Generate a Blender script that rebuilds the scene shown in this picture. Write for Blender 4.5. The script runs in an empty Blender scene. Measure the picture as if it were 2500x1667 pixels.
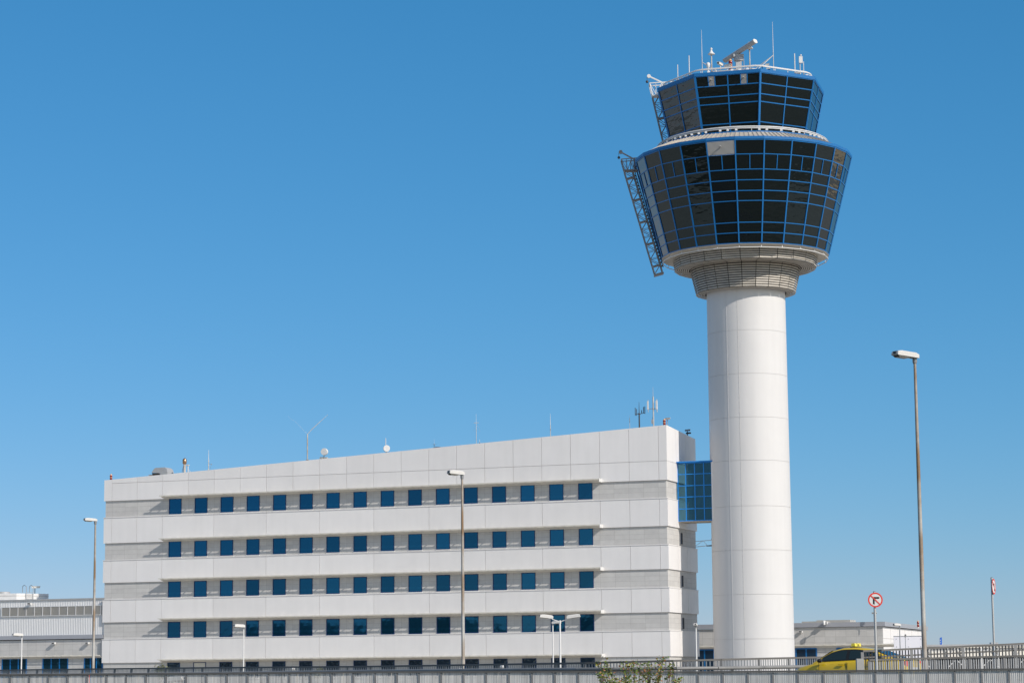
import bpy, math, random
from mathutils import Vector, Matrix
R = math.radians
rnd = random.Random(7)
scene = bpy.context.scene
col = scene.collection
PI = math.pi

# ------------------------------------------------------------------ camera model (surveyed from the photograph)
F, PITCH, ROLL, EYE = 5755.28, .140167, .009405, 1.7
def ray(px, py):
    X, Y = px-1250, 833.5-py
    c, s = math.cos(ROLL), math.sin(ROLL)
    x, y = c*X+s*Y, -s*X+c*Y
    cp, sp = math.cos(PITCH), math.sin(PITCH)
    return Vector((x/F, cp-sp*y/F, sp+cp*y/F))
def at(px, py, Y):
    r = ray(px, py)
    return r*(Y/r.y)+Vector((0, 0, EYE))
TH = -.348499
BX, BY = -38.026, 260.296
U = Vector((math.cos(TH), math.sin(TH), 0)); N = Vector((math.sin(TH), -math.cos(TH), 0))
def fac(px, py, off=0.):
    r = ray(px, py); o = Vector((0, 0, EYE)); p0 = Vector((BX, BY, 0))+N*off
    t = (p0-o).dot(N)/r.dot(N); P = o+r*t
    return (P-p0).dot(U), P.z

# ------------------------------------------------------------------ mesh helper
class MB:
    def __init__(s): s.v, s.f, s.sm = [], [], []
    def add(s, vs, fs, smooth=False):
        b = len(s.v); s.v += [tuple(v) for v in vs]
        for f in fs: s.f.append([b+i for i in f]); s.sm.append(smooth)
        return s
    def box(s, x0, x1, y0, y1, z0, z1):
        vs = [(x, y, z) for z in (z0, z1) for y in (y0, y1) for x in (x0, x1)]
        return s.add(vs, [(0,2,3,1),(4,5,7,6),(0,1,5,4),(2,6,7,3),(0,4,6,2),(1,3,7,5)])
    def obox(s, o, ex, ey, ez, a, b, c):
        o, ex, ey, ez = Vector(o), Vector(ex), Vector(ey), Vector(ez)
        vs = [o+ex*x+ey*y+ez*z for z in c for y in b for x in a]
        return s.add(vs, [(0,2,3,1),(4,5,7,6),(0,1,5,4),(2,6,7,3),(0,4,6,2),(1,3,7,5)])
    def bar(s, p, q, w, h, up=(0,0,1)):
        p, q, up = Vector(p), Vector(q), Vector(up); d = q-p; L = d.length
        d.normalize(); side = d.cross(up)
        if side.length < 1e-4: side = d.cross(Vector((1,0,0)))
        side.normalize(); up = side.cross(d)
        return s.obox(p, d, side, up, (0, L), (-w/2, w/2), (-h/2, h/2))
    def tube(s, pts, r, n=8, cap=True, smooth=True):
        pts = [Vector(p) for p in pts]; rs = r if isinstance(r, (list, tuple)) else [r]*len(pts)
        vs, fs = [], []
        d0 = (pts[1]-pts[0]).normalized()
        a = d0.cross(Vector((0,0,1)))
        if a.length < 1e-3: a = Vector((1,0,0))
        a.normalize()
        for i, p in enumerate(pts):
            d = ((pts[min(i+1, len(pts)-1)]-p).normalized()+(p-pts[max(i-1, 0)]).normalized())
            d = d.normalized() if d.length > 1e-6 else d0
            a = (a-d*a.dot(d)).normalized(); b = d.cross(a)
            for k in range(n):
                t = 2*PI*k/n; vs.append(p+(a*math.cos(t)+b*math.sin(t))*rs[i])
        for i in range(len(pts)-1):
            for k in range(n):
                k2 = (k+1) % n
                fs.append((i*n+k, i*n+k2, (i+1)*n+k2, (i+1)*n+k))
        s.add(vs, fs, smooth)
        if cap:
            m = (len(pts)-1)*n
            s.add(vs[:n], [tuple(range(n))[::-1]]); s.add(vs[m:], [tuple(range(n))])
        return s
    def lathe(s, prof, n=48, o=(0,0,0), smooth=True, a0=0., a1=2*PI, ph=0.):
        full = abs(a1-a0-2*PI) < 1e-6; m = n if full else n+1
        vs, fs = [], []
        for r, z in prof:
            for k in range(m):
                t = a0+(a1-a0)*k/n+ph
                vs.append((o[0]+r*math.sin(t), o[1]-r*math.cos(t), o[2]+z))
        for i in range(len(prof)-1):
            for k in range(n):
                k2 = (k+1) % m if full else k+1
                fs.append((i*m+k, i*m+k2, (i+1)*m+k2, (i+1)*m+k))
        return s.add(vs, fs, smooth)
    def prism(s, poly, o, ex, ey, ez, z0, z1):
        o, ex, ey, ez = Vector(o), Vector(ex), Vector(ey), Vector(ez); n = len(poly)
        vs = [o+ex*x+ey*y+ez*z for z in (z0, z1) for x, y in poly]
        fs = [tuple(range(n))[::-1], tuple(range(n, 2*n))]+[(i, (i+1) % n, n+(i+1) % n, n+i) for i in range(n)]
        return s.add(vs, fs)
    def ball(s, c, r, n=12, m=8, sz=1.):
        return s.lathe([(r*math.sin(PI*i/m)+1e-4, -r*sz*math.cos(PI*i/m)) for i in range(m+1)], n, c)
    def mesh(s, name):
        me = bpy.data.meshes.new(name); me.from_pydata(s.v, [], s.f)
        me.polygons.foreach_set('use_smooth', s.sm); me.update(); return me
    def build(s, name, mat, parent=None, loc=None):
        o = bpy.data.objects.new(name, s.mesh(name)); col.objects.link(o)
        o.data.materials.append(mat)
        if parent is not None: o.parent = parent
        if loc is not None: o.location = loc
        return o
def tag(o, label=None, cat=None, group=None, kind=None):
    if label: o['label'] = label
    if cat: o['category'] = cat
    if group: o['group'] = group
    if kind: o['kind'] = kind
    return o
def empty(name, loc, label, cat, group=None, rz=0.):
    o = bpy.data.objects.new(name, None); col.objects.link(o)
    o.location = loc; o.rotation_euler = (0, 0, rz); o.empty_display_size = .3
    return tag(o, label, cat, group)
def inst(o, parent=None, loc=None):
    c = o.copy(); col.objects.link(c)
    if parent is not None: c.parent = parent
    if loc is not None: c.location = loc
    return c
def part(name, me, mat, parent):
    o = bpy.data.objects.new(name, me); col.objects.link(o); o.parent = parent
    if not me.materials: me.materials.append(mat)
    return o

# ------------------------------------------------------------------ materials
def newmat(name):
    m = bpy.data.materials.new(name); m.use_nodes = True
    nt = m.node_tree; b = nt.nodes['Principled BSDF']
    return m, nt, b, nt.nodes, nt.links
def mat(name, c, rough=.6, metal=0., var=.0, scale=1.5, streak=0., island=0., bump=0., bscale=20., spec=.5, c2=None, c2amt=.5, c2scale=.8):
    m, nt, b, n, l = newmat(name)
    b.inputs['Roughness'].default_value = rough; b.inputs['Metallic'].default_value = metal
    b.inputs['Specular IOR Level'].default_value = spec
    b.inputs['Base Color'].default_value = (*c, 1)
    if not (var or streak or island or bump or c2): return m
    tc = n.new('ShaderNodeTexCoord'); src = None
    rgb = n.new('ShaderNodeRGB'); rgb.outputs[0].default_value = (*c, 1); src = rgb.outputs[0]
    def noise(sc, det=4, mapscale=(1,1,1)):
        mp = n.new('ShaderNodeMapping'); mp.inputs['Scale'].default_value = mapscale
        l.new(tc.outputs['Object'], mp.inputs['Vector'])
        t = n.new('ShaderNodeTexNoise'); t.inputs['Scale'].default_value = sc; t.inputs['Detail'].default_value = det
        l.new(mp.outputs[0], t.inputs['Vector']); return t.outputs['Fac']
    def mulby(fac, lo, hi):
        nonlocal src
        mr = n.new('ShaderNodeMapRange'); mr.inputs['From Min'].default_value = .3; mr.inputs['From Max'].default_value = .7
        mr.inputs['To Min'].default_value = lo; mr.inputs['To Max'].default_value = hi
        l.new(fac, mr.inputs['Value'])
        mx = n.new('ShaderNodeMix'); mx.data_type = 'RGBA'; mx.blend_type = 'MULTIPLY'; mx.inputs['Factor'].default_value = 1
        l.new(src, mx.inputs['A']); l.new(mr.outputs[0], mx.inputs['B']); src = mx.outputs['Result']
    if c2:
        mr = n.new('ShaderNodeMapRange'); mr.inputs['From Min'].default_value = .62-c2amt*.3; mr.inputs['From Max'].default_value = .72-c2amt*.2
        l.new(noise(c2scale, 6), mr.inputs['Value'])
        mx = n.new('ShaderNodeMix'); mx.data_type = 'RGBA'; l.new(mr.outputs[0], mx.inputs['Factor'])
        l.new(src, mx.inputs['A']); mx.inputs['B'].default_value = (*c2, 1); src = mx.outputs['Result']
    if var: mulby(noise(scale), 1-var, 1+var)
    if streak: mulby(noise(1.6, 5, (1, 1, .07)), 1-streak, 1+streak*.4)
    if island:
        g = n.new('ShaderNodeNewGeometry')
        mr = n.new('ShaderNodeMapRange'); mr.inputs['To Min'].default_value = 1-island; mr.inputs['To Max'].default_value = 1+island
        l.new(g.outputs['Random Per Island'], mr.inputs['Value'])
        mx = n.new('ShaderNodeMix'); mx.data_type = 'RGBA'; mx.blend_type = 'MULTIPLY'; mx.inputs['Factor'].default_value = 1
        l.new(src, mx.inputs['A']); l.new(mr.outputs[0], mx.inputs['B']); src = mx.outputs['Result']
    l.new(src, b.inputs['Base Color'])
    if bump:
        bp = n.new('ShaderNodeBump'); bp.inputs['Strength'].default_value = bump; bp.inputs['Distance'].default_value = .02
        l.new(noise(bscale), bp.inputs['Height']); l.new(bp.outputs[0], b.inputs['Normal'])
    return m
def stone_mat(name, c1, c2, mortar, bw, bh, ox=0., oz=0.):
    m, nt, b, n, l = newmat(name); b.inputs['Roughness'].default_value = .8
    tc = n.new('ShaderNodeTexCoord'); sp = n.new('ShaderNodeSeparateXYZ'); l.new(tc.outputs['Object'], sp.inputs[0])
    ad = n.new('ShaderNodeMath'); ad.operation = 'ADD'; l.new(sp.outputs['X'], ad.inputs[0]); l.new(sp.outputs['Y'], ad.inputs[1])
    ax = n.new('ShaderNodeMath'); ax.operation = 'ADD'; l.new(ad.outputs[0], ax.inputs[0]); ax.inputs[1].default_value = ox
    az = n.new('ShaderNodeMath'); az.operation = 'ADD'; l.new(sp.outputs['Z'], az.inputs[0]); az.inputs[1].default_value = oz
    cb = n.new('ShaderNodeCombineXYZ'); l.new(ax.outputs[0], cb.inputs[0]); l.new(az.outputs[0], cb.inputs[1])
    bt = n.new('ShaderNodeTexBrick'); bt.offset = 0.; bt.inputs['Scale'].default_value = 1
    bt.inputs['Brick Width'].default_value = bw; bt.inputs['Row Height'].default_value = bh
    bt.inputs['Mortar Size'].default_value = .013; bt.inputs['Mortar Smooth'].default_value = 0.
    bt.inputs['Color1'].default_value = (*c1, 1); bt.inputs['Color2'].default_value = (*c2, 1); bt.inputs['Mortar'].default_value = (*mortar, 1)
    l.new(cb.outputs[0], bt.inputs['Vector'])
    t = n.new('ShaderNodeTexNoise'); t.inputs['Scale'].default_value = 1.7; t.inputs['Detail'].default_value = 7; t.inputs['Roughness'].default_value = .65
    l.new(tc.outputs['Object'], t.inputs['Vector'])
    mr = n.new('ShaderNodeMapRange'); mr.inputs['From Min'].default_value = .3; mr.inputs['From Max'].default_value = .7
    mr.inputs['To Min'].default_value = .93; mr.inputs['To Max'].default_value = 1.05; l.new(t.outputs['Fac'], mr.inputs['Value'])
    mx = n.new('ShaderNodeMix'); mx.data_type = 'RGBA'; mx.blend_type = 'MULTIPLY'; mx.inputs['Factor'].default_value = 1
    l.new(bt.outputs['Color'], mx.inputs['A']); l.new(mr.outputs[0], mx.inputs['B']); l.new(mx.outputs['Result'], b.inputs['Base Color'])
    return m
def glass_mat(name, c, rough=.02, metal=0., ior=1.6, wave=.0, wscale=1., wstretch=(1,1,1), island=0., wdist=.05):
    m, nt, b, n, l = newmat(name)
    b.inputs['Base Color'].default_value = (*c, 1); b.inputs['Roughness'].default_value = rough
    b.inputs['Metallic'].default_value = metal; b.inputs['IOR'].default_value = ior
    if island:
        g = n.new('ShaderNodeNewGeometry'); mr = n.new('ShaderNodeMapRange')
        mr.inputs['To Min'].default_value = 1-island; mr.inputs['To Max'].default_value = 1+island
        l.new(g.outputs['Random Per Island'], mr.inputs['Value'])
        oi = n.new('ShaderNodeObjectInfo'); mr2 = n.new('ShaderNodeMapRange')
        mr2.inputs['To Min'].default_value = 1-island; mr2.inputs['To Max'].default_value = 1+island
        l.new(oi.outputs['Random'], mr2.inputs['Value'])
        ml = n.new('ShaderNodeMath'); ml.operation = 'MULTIPLY'; l.new(mr.outputs[0], ml.inputs[0]); l.new(mr2.outputs[0], ml.inputs[1])
        mx = n.new('ShaderNodeMix'); mx.data_type = 'RGBA'; mx.blend_type = 'MULTIPLY'; mx.inputs['Factor'].default_value = 1
        mx.inputs['A'].default_value = (*c, 1); l.new(ml.outputs[0], mx.inputs['B']); l.new(mx.outputs['Result'], b.inputs['Base Color'])
    if wave:
        tc = n.new('ShaderNodeTexCoord'); mp = n.new('ShaderNodeMapping'); mp.inputs['Scale'].default_value = wstretch
        l.new(tc.outputs['Object'], mp.inputs['Vector'])
        t = n.new('ShaderNodeTexNoise'); t.inputs['Scale'].default_value = wscale; t.inputs['Detail'].default_value = 2
        l.new(mp.outputs[0], t.inputs['Vector'])
        bp = n.new('ShaderNodeBump'); bp.inputs['Strength'].default_value = wave; bp.inputs['Distance'].default_value = wdist
        l.new(t.outputs['Fac'], bp.inputs['Height']); l.new(bp.outputs[0], b.inputs['Normal'])
    return m
M = {}
M['panel'] = mat('white_wall_panel', (.79,.763,.742), .55, var=.02, scale=.5, streak=.025, island=.03)
M['joint'] = mat('panel_joint', (.40,.37,.34), .8)
M['stone'] = stone_mat('stone_cladding', (.515,.50,.48), (.575,.56,.535), (.40,.385,.365), 1.5833, .475, .765, -.1)
M['stone_low'] = stone_mat('stone_cladding_low', (.495,.485,.465), (.565,.55,.53), (.385,.375,.355), 1.16, .62, .2, .1)
M['cream'] = mat('cream_metal', (.66,.63,.56), .5, var=.05, scale=2.)
M['louvre'] = mat('louvre_metal', (.47,.43,.37), .5, var=.07, scale=1.2, streak=.1, island=.05)
M['lamphead'] = mat('lamp_housing', (.64,.62,.585), .5, var=.05, scale=4.)
M['termgrey'] = mat('terminal_grey', (.52,.52,.51), .6, var=.04)
M['termcream'] = mat('terminal_cream', (.76,.72,.64), .6, var=.04)
M['beam'] = mat('grey_guard_rail', (.24,.235,.225), .5, .1, var=.12, scale=2.)
M['post'] = mat('steel_post', (.20,.20,.20), .6, .0, var=.1, scale=3.)
M['soffit'] = mat('beige_soffit', (.50,.46,.395), .6, var=.06, scale=1.)
M['dark'] = mat('dark_recess', (.035,.032,.03), .8)  # near-black puts the shade of open gaps into the colour; lenses use it too
M['column'] = mat('white_column_paint', (.645,.63,.615), .55, var=.015, scale=.35, streak=.025)
M['colseam'] = mat('column_seam', (.60,.585,.565), .7)
M['white'] = mat('white_metal', (.69,.68,.66), .45, var=.04, scale=3.)
M['offwhite'] = mat('offwhite_plastic', (.72,.69,.62), .5, var=.05, scale=4.)
M['blue'] = mat('blue_frame_paint', (.002,.135,.385), .4, var=.05, scale=.8)
M['blue_sunlit'] = mat('sunlit_bridge_frame', (.004,.20,.60), .4)  # frame blue painted brighter, sunlight on the bridge bars put into the colour
M['navy'] = mat('navy_window_frame', (.004,.03,.12), .4)
M['glass_tower'] = glass_mat('tinted_tower_glass', (.004,.006,.007), 0.015, 0, 1.62, wave=.5, wscale=.75, wstretch=(1,1,2.4), wdist=.03)
M['glass_tower'].node_tree.nodes['Principled BSDF'].inputs['Specular Tint'].default_value = (.72,.95,1,1)
M['glass_window'] = glass_mat('blue_office_glass', (.012,.10,.20), .03, .85, 1.5, wave=.25, wscale=.6, island=.2, wdist=.02)
M['glass_low'] = glass_mat('dark_ground_glass', (.006,.022,.045), .03, .1, 1.7, wave=.5, wscale=1.5, island=.2, wdist=.03)
M['glass_bridge'] = glass_mat('bridge_glass', (.02,.075,.12), .03, .7, 1.5, wave=.4, wscale=.8, wdist=.03)
M['galv'] = mat('galvanised_steel', (.44,.42,.385), .6, .0, var=.1, scale=3., island=.08)
M['slat'] = mat('pale_steel_slats', (.57,.56,.54), .6, 0., var=.08, scale=2., island=.1)
M['railing'] = mat('dark_steel_rail', (.135,.128,.118), .6, .0, var=.1, scale=2.)
M['pole'] = mat('steel_pole', (.50,.50,.49), .5, .2, var=.08, scale=2.)
M['rustpole'] = mat('rust_streaked_pole', (.50,.485,.45), .55, .15, var=.1, scale=2., c2=(.27,.17,.09), c2amt=.65, c2scale=.45)
M['grey'] = mat('grey_metal', (.33,.34,.35), .5, .3, var=.06, scale=2.)
M['lightgrey'] = mat('light_grey_metal', (.40,.405,.41), .5, .1, var=.04, scale=2.)
M['darkmetal'] = mat('dark_metal', (.06,.06,.065), .5, .3)
M['truss'] = mat('weathered_truss', (.24,.24,.245), .55, .1, var=.15, scale=3.)
M['copper'] = mat('copper_cowl', (.45,.27,.15), .3, .8, var=.1)
M['fascia'] = mat('grey_fascia', (.36,.37,.40), .5, .1, var=.03, scale=.6)
M['corr'] = mat('corrugated_sheet', (.73,.725,.72), .45, .15, var=.03, scale=.4)
M['ventgrey'] = mat('grey_vent_blades', (.44,.43,.41), .55)
M['louvgrey'] = mat('grey_louvre', (.50,.485,.455), .6, .1)
M['red'] = mat('red_beacon_glass', (.22,.012,.012), .15)
M['amber'] = mat('amber_band', (.75,.42,.2), .4)
M['signred'] = mat('sign_red', (.78,.06,.04), .45)
M['signwhite'] = mat('sign_white', (.78,.77,.75), .5)
M['black'] = mat('sign_black', (.012,.012,.012), .5)
M['lens'] = glass_mat('lamp_glass', (.12,.11,.09), .15, 0, 1.5)
M['taxi'] = mat('yellow_car_paint', (.68,.46,.015), .28, var=.02, scale=2., spec=.6)
M['taxi'].node_tree.nodes['Principled BSDF'].inputs['Coat Weight'].default_value = .6
M['carglass'] = glass_mat('car_glass', (.010,.026,.03), .02, 0, 1.6)
M['tyre'] = mat('tyre_rubber', (.02,.02,.02), .85)
M['chrome'] = mat('chrome', (.7,.7,.7), .2, 1.)
M['signyellow'] = mat('taxi_sign_yellow', (.78,.66,.08), .4)
M['concrete'] = mat('concrete', (.42,.41,.38), .85, var=.12, scale=.7, streak=.12, bump=.2)
M['asphalt'] = mat('asphalt', (.055,.055,.056), .9, var=.2, scale=.4, bump=.3)
M['bark'] = mat('bark', (.10,.075,.05), .9, var=.2, scale=8.)
M['banner'] = mat('blue_pylon_paint', (.02,.13,.55), .4)
M['lilac'] = mat('pale_board', (.70,.69,.73), .6, var=.02)

# clear tinted pane of the footbridge: one sheet of glass, part see-through, part mirror
m, nt, b, n, l = newmat('clear_bridge_glass'); M['glass_clear'] = m
out = n['Material Output']; tr = n.new('ShaderNodeBsdfTransparent'); tr.inputs['Color'].default_value = (.30,.74,.86,1)
gl = n.new('ShaderNodeBsdfGlossy'); gl.inputs['Color'].default_value = (.25,.6,.8,1); gl.inputs['Roughness'].default_value = .03
mx = n.new('ShaderNodeMixShader'); mx.inputs['Fac'].default_value = .28
l.new(tr.outputs[0], mx.inputs[1]); l.new(gl.outputs[0], mx.inputs[2]); l.new(mx.outputs[0], out.inputs['Surface'])

def leaf_mat(name, ramp):
    m, nt, b, n, l = newmat(name); b.inputs['Roughness'].default_value = .55
    g = n.new('ShaderNodeNewGeometry'); cr = n.new('ShaderNodeValToRGB')
    cr.color_ramp.interpolation = 'CONSTANT'
    while len(cr.color_ramp.elements) < len(ramp): cr.color_ramp.elements.new(.5)
    for e, (p, c) in zip(cr.color_ramp.elements, ramp): e.position = p; e.color = (*c, 1)
    l.new(g.outputs['Random Per Island'], cr.inputs['Fac']); l.new(cr.outputs[0], b.inputs['Base Color'])
    tl = n.new('ShaderNodeBsdfTranslucent'); l.new(cr.outputs[0], tl.inputs['Color'])
    mx = n.new('ShaderNodeMixShader'); mx.inputs['Fac'].default_value = .3
    l.new(b.outputs[0], mx.inputs[1]); l.new(tl.outputs[0], mx.inputs[2]); l.new(mx.outputs[0], n['Material Output'].inputs['Surface'])
    return m
M['leaf'] = leaf_mat('autumn_leaves', [(0,(.13,.20,.035)),(.3,(.20,.27,.05)),(.52,(.08,.12,.03)),(.62,(.40,.40,.08)),(.79,(.50,.20,.07)),(.91,(.58,.30,.16))])
M['olive'] = leaf_mat('olive_leaves', [(0,(.16,.17,.07)),(.4,(.24,.24,.11)),(.75,(.10,.11,.05))])

# ground: one material of asphalt, dry earth, scrub and pale apron, in patches of their own
m, nt, b, n, l = newmat('airport_ground'); M['ground'] = m; b.inputs['Roughness'].default_value = .9
tc = n.new('ShaderNodeTexCoord')
def nz(scale, det=5):
    t = n.new('ShaderNodeTexNoise'); t.inputs['Scale'].default_value = scale; t.inputs['Detail'].default_value = det
    l.new(tc.outputs['Object'], t.inputs['Vector']); return t.outputs['Fac']
cr = n.new('ShaderNodeValToRGB'); els = cr.color_ramp.elements
for _ in range(4): els.new(.5)
for e, (p, c) in zip(els, [(0,(.05,.05,.052)),(.42,(.06,.06,.06)),(.47,(.10,.085,.06)),(.55,(.045,.055,.025)),(.62,(.16,.13,.095)),(.75,(.22,.21,.19))]): e.position = p; e.color = (*c, 1)
l.new(nz(.016, 6), cr.inputs['Fac'])
mr = n.new('ShaderNodeMapRange'); mr.inputs['To Min'].default_value = .6; mr.inputs['To Max'].default_value = 1.4; l.new(nz(.3), mr.inputs['Value'])
mx = n.new('ShaderNodeMix'); mx.data_type = 'RGBA'; mx.blend_type = 'MULTIPLY'; mx.inputs['Factor'].default_value = 1
l.new(cr.outputs[0], mx.inputs['A']); l.new(mr.outputs[0], mx.inputs['B']); l.new(mx.outputs['Result'], b.inputs['Base Color'])
M['apron'] = mat('pale_concrete_apron', (.46,.43,.385), .9, var=.12, scale=.05, c2=(.385,.36,.32), c2amt=.6, c2scale=.02)
M['hill'] = mat('scrub_hill', (.06,.065,.045), .95, var=.35, scale=.01)

# ------------------------------------------------------------------ setting: ground and hills
g = MB()
xs = [-6000,-1500,-500,-200,-80,-30,0,30,80,200,500,1500,6000]
ys = [(-6000,-3.5),(-600,-3.5),(-80,-3.5),(45,-3.5),(58,-3.4),(66,.45),(72,.5),(110,.5),(125,0),(200,0),(500,0),(1500,0),(9000,0)]
vs = [(x, y, z) for y, z in ys for x in xs]; w = len(xs)
g.add(vs, [(j*w+i, j*w+i+1, (j+1)*w+i+1, (j+1)*w+i) for j in range(len(ys)-1) for i in range(w-1)])
tag(g.build('ground', M['ground']), kind='structure')
tag(MB().add([(-5000,128,.004),(5000,128,.004),(5000,5000,.004),(-5000,5000,.004)], [(0,1,2,3)]).build('apron', M['apron']), kind='structure')
h = MB(); vs = []; hr = random.Random(3); nh = 140
for k in range(nh+1):
    a = R(-200)+R(220)*k/nh; rr = 1900
    e = .7+.3*math.sin(k*.31)+.25*math.sin(k*.83+1)+.18*math.sin(k*1.9)+.1*hr.random()
    edge = min(1, k/12, (nh-k)/12); z = 66*max(.15, e)*edge
    c, s = math.cos(a), math.sin(a)
    vs += [(c*rr*.86, s*rr*.86, -4), (c*rr, s*rr, z*.8), (c*rr*1.12, s*rr*1.12, z*1.25), (c*rr*1.4, s*rr*1.4, -4)]
h.add(vs, [(k*4+j, k*4+j+1, (k+1)*4+j+1, (k+1)*4+j) for k in range(nh) for j in range(3)], True)
tag(h.build('hills', M['hill']), kind='structure')

# ------------------------------------------------------------------ office building (local frame: x along the facade, y into it)
SP = 3.1747; S0, S1, YB = -8.1, 57.25, 10.85
def roofz(s): return 23.58+(s-S0)*(26.87-23.58)/(S1-S0)
def roofzy(s, y): return roofz(s)-.044*y
ob = empty('office_building', (BX, BY, 0), 'long pale five storey office block with blue windows and a roofline climbing to the tower', 'building', rz=TH)
def W(s, y, z): return Vector((BX, BY, 0))+U*s-N*y+Vector((0, 0, z))
bands = [(21.25, None), (16.55, 19.35), (12.18, 14.62), (7.82, 10.27), (3.38, 5.92)]
wallm = MB().box(-7.97, 57.10, .0, YB-.12, 0, 23.0)
wallm.build('wall', M['stone'], ob)
joints = [S0, -7.1]+[-.765-SP]+[-.765+SP*k for k in range(0, 19)]+[S1]
wide = [S0, -7.1, -3.94]+[-.765+SP*k for k in (0, 2, 4, 6, 8, 10, 12, 14, 16, 17, 18)]+[S1]
gp = .016
def panel_run(mb, edges, z0, z1, yf=-.15, th=.1, slope=None):
    for a, b_ in zip(edges[:-1], edges[1:]):
        a_ = a+(gp if a > S0 else 0); c_ = b_-(gp if b_ < S1 else 0)
        if slope:
            vs = []
            for y in (yf, yf+th):
                vs += [(a_, y, z0), (c_, y, z0), (c_, y, slope(c_)), (a_, y, slope(a_))]
            mb.add(vs, [(0,1,2,3),(5,4,7,6),(4,5,1,0),(3,2,6,7),(4,0,3,7),(1,5,6,2)])
        else: mb.box(a_, c_, yf, yf+th, z0, z1)
eyed = [-.15+.1, 3.3, 6.9, YB]          # end wall joints
for i, (zb, zt) in enumerate(bands):
    m_ = MB(); bk = MB()
    if zt is None:
        panel_run(m_, joints, zb, 23.20-gp)
        panel_run(m_, [S0, -7.1], 23.20-gp, 0, slope=roofz)
        panel_run(m_, joints[1:], 23.20+gp, 0, slope=roofz)
        for a, c in zip(eyed[:-1], eyed[1:]):
            m_.box(S1-.1, S1, a+gp, c-gp, zb, 23.20-gp)
            m_.add([(x, y, z) for x in (S1-.1, S1) for y, z in ((a+gp, 23.2+gp), (c-gp, 23.2+gp), (c-gp, roofzy(S1, c)), (a+gp, roofzy(S1, a)))],
                   [(3,2,1,0),(4,5,6,7),(0,1,5,4),(1,2,6,5),(2,3,7,6),(3,0,4,7)])
        m_.box(S0, S0+.1, -.05, YB, zb, 23.4)
        bk.box(S0+.1, S1-.1, -.05+.002, -.001, zb+.003, 23.3); bk.box(57.10+.001, S1-.102, .0, YB, zb+.003, 23.3)
    else:
        panel_run(m_, wide, zb, zt)
        for a, c in zip(eyed[:-1], eyed[1:]): m_.box(S1-.1, S1, a+gp, c-gp, zb, zt)
        m_.box(S0, S0+.1, -.05, YB, zb, zt)
        bk.box(S0+.1, S1-.1, -.048, -.001, zb+.003, zt-.003); bk.box(57.101, S1-.102, .0, YB, zb+.003, zt-.003)
        m_.box(S0-.04, S1+.04, -.20, -.0, zt+.004, zt+.07); m_.box(S1-.16, S1+.04, .003, YB+.03, zt+.004, zt+.07)  # coping ledge
    o = m_.build('spandrel', M['panel'], ob)
    bk.build('backing', M['joint'], o)
rf = MB()
vs = []
for y in (-.048, YB):
    vs += [(S0+.1, y, 23.3), (S1-.1, y, 23.3), (S1-.1, y, roofzy(S1, y)-.03), (S0+.1, y, roofzy(S0, y)-.03)]
rf.add(vs, [(0,1,2,3),(5,4,7,6),(4,5,1,0),(3,2,6,7),(4,0,3,7),(1,5,6,2)])
rf.build('roof', M['concrete'], ob)
# windows: one of each kind, then copies
tops = [fac(413.5,1216.9)[1], fac(412,1321.2)[1], fac(411.4,1419.1)[1], fac(409.6,1517.5)[1], fac(408.7,1616.3)[1]]
print('window tops', [round(t, 2) for t in tops])
WW, WH = 1.54, 1.74
pane_m = MB().add([(.06,0,-WH+.06),(WW-.06,0,-WH+.06),(WW-.06,0,-.06),(.06,0,-.06)], [(0,1,2,3)]).mesh('pane')
fm = MB()
for x0, x1, z0, z1 in ((0,.07,-WH,0),(WW-.07,WW,-WH,0),(.07,WW-.07,-.07,0),(.07,WW-.07,-WH,-WH+.07)): fm.box(x0, x1, -.045, .02, z0, z1)
frame_m = fm.mesh('frame'); sill_m = MB().box(-.05, WW+.05, -.10, .0, -WH-.09, -WH-.004).mesh('sill')
blind_m = MB().box(.1, WW-.1, .012, .02, -WH+.5, -.09).mesh('blind')
for r_, zt in enumerate(tops):
    for k in range(16):
        wo = part('window', pane_m if r_ < 4 else pane_m.copy(), M['glass_window'], ob)
        if r_ == 4: wo.data.materials[0] = M['cream'] if k == 1 else M['glass_low']
        wo.location = (k*SP, -.012, zt)
        f_ = part('frame', frame_m, M['navy'], wo)
        part('sill', sill_m, M['white'], wo)
# sunshades
def sunshade(z, s0, s1, parent, y0=-.15, step=1.0582, d=1.0, plate=True):
    m_ = MB()
    m_.add([(s0+.15,y0-.003,z-.20),(s1,y0-.003,z-.20),(s1,y0-d*.70,z+.02),(s0,y0-d*.70,z+.02),
            (s0+.15,y0-.003,z-.12),(s1,y0-.003,z-.12),(s1,y0-d*.70,z+.07),(s0,y0-d*.70,z+.07)],
           [(0,3,2,1),(4,5,6,7),(3,7,6,2),(0,4,7,3),(1,2,6,5),(0,1,5,4)])
    m_.box(s0-.05, s1+.03, y0-d, y0-d*.90, z+.05, z+.15)
    k = s0+.5
    while k < s1:
        m_.box(k-.035, k+.035, y0-d*.9-.002, y0-.02, z+.075, z+.17); k += step
    o = m_.build('sunshade', M['cream'], parent)
    if plate: MB().box(s1+.032, s1+.08, y0-d, y0-.003, z-.19, z+.16).build('end_plate', M['white'], o)
for zb, _ in bands: sunshade(zb+.17, -.62, 50.2, ob)
for zt in (16.2, 11.8, 7.45, 3.0):   # slit windows in the end wall
    o = MB().box(57.104, 57.13, 5.06, 5.62, zt-1.25, zt-.1).build('slit_window', M['dark'], ob)
    MB().box(57.104, 57.145, 5.0, 5.056, zt-1.25, zt-.1).build('frame', M['navy'], o)
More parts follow.
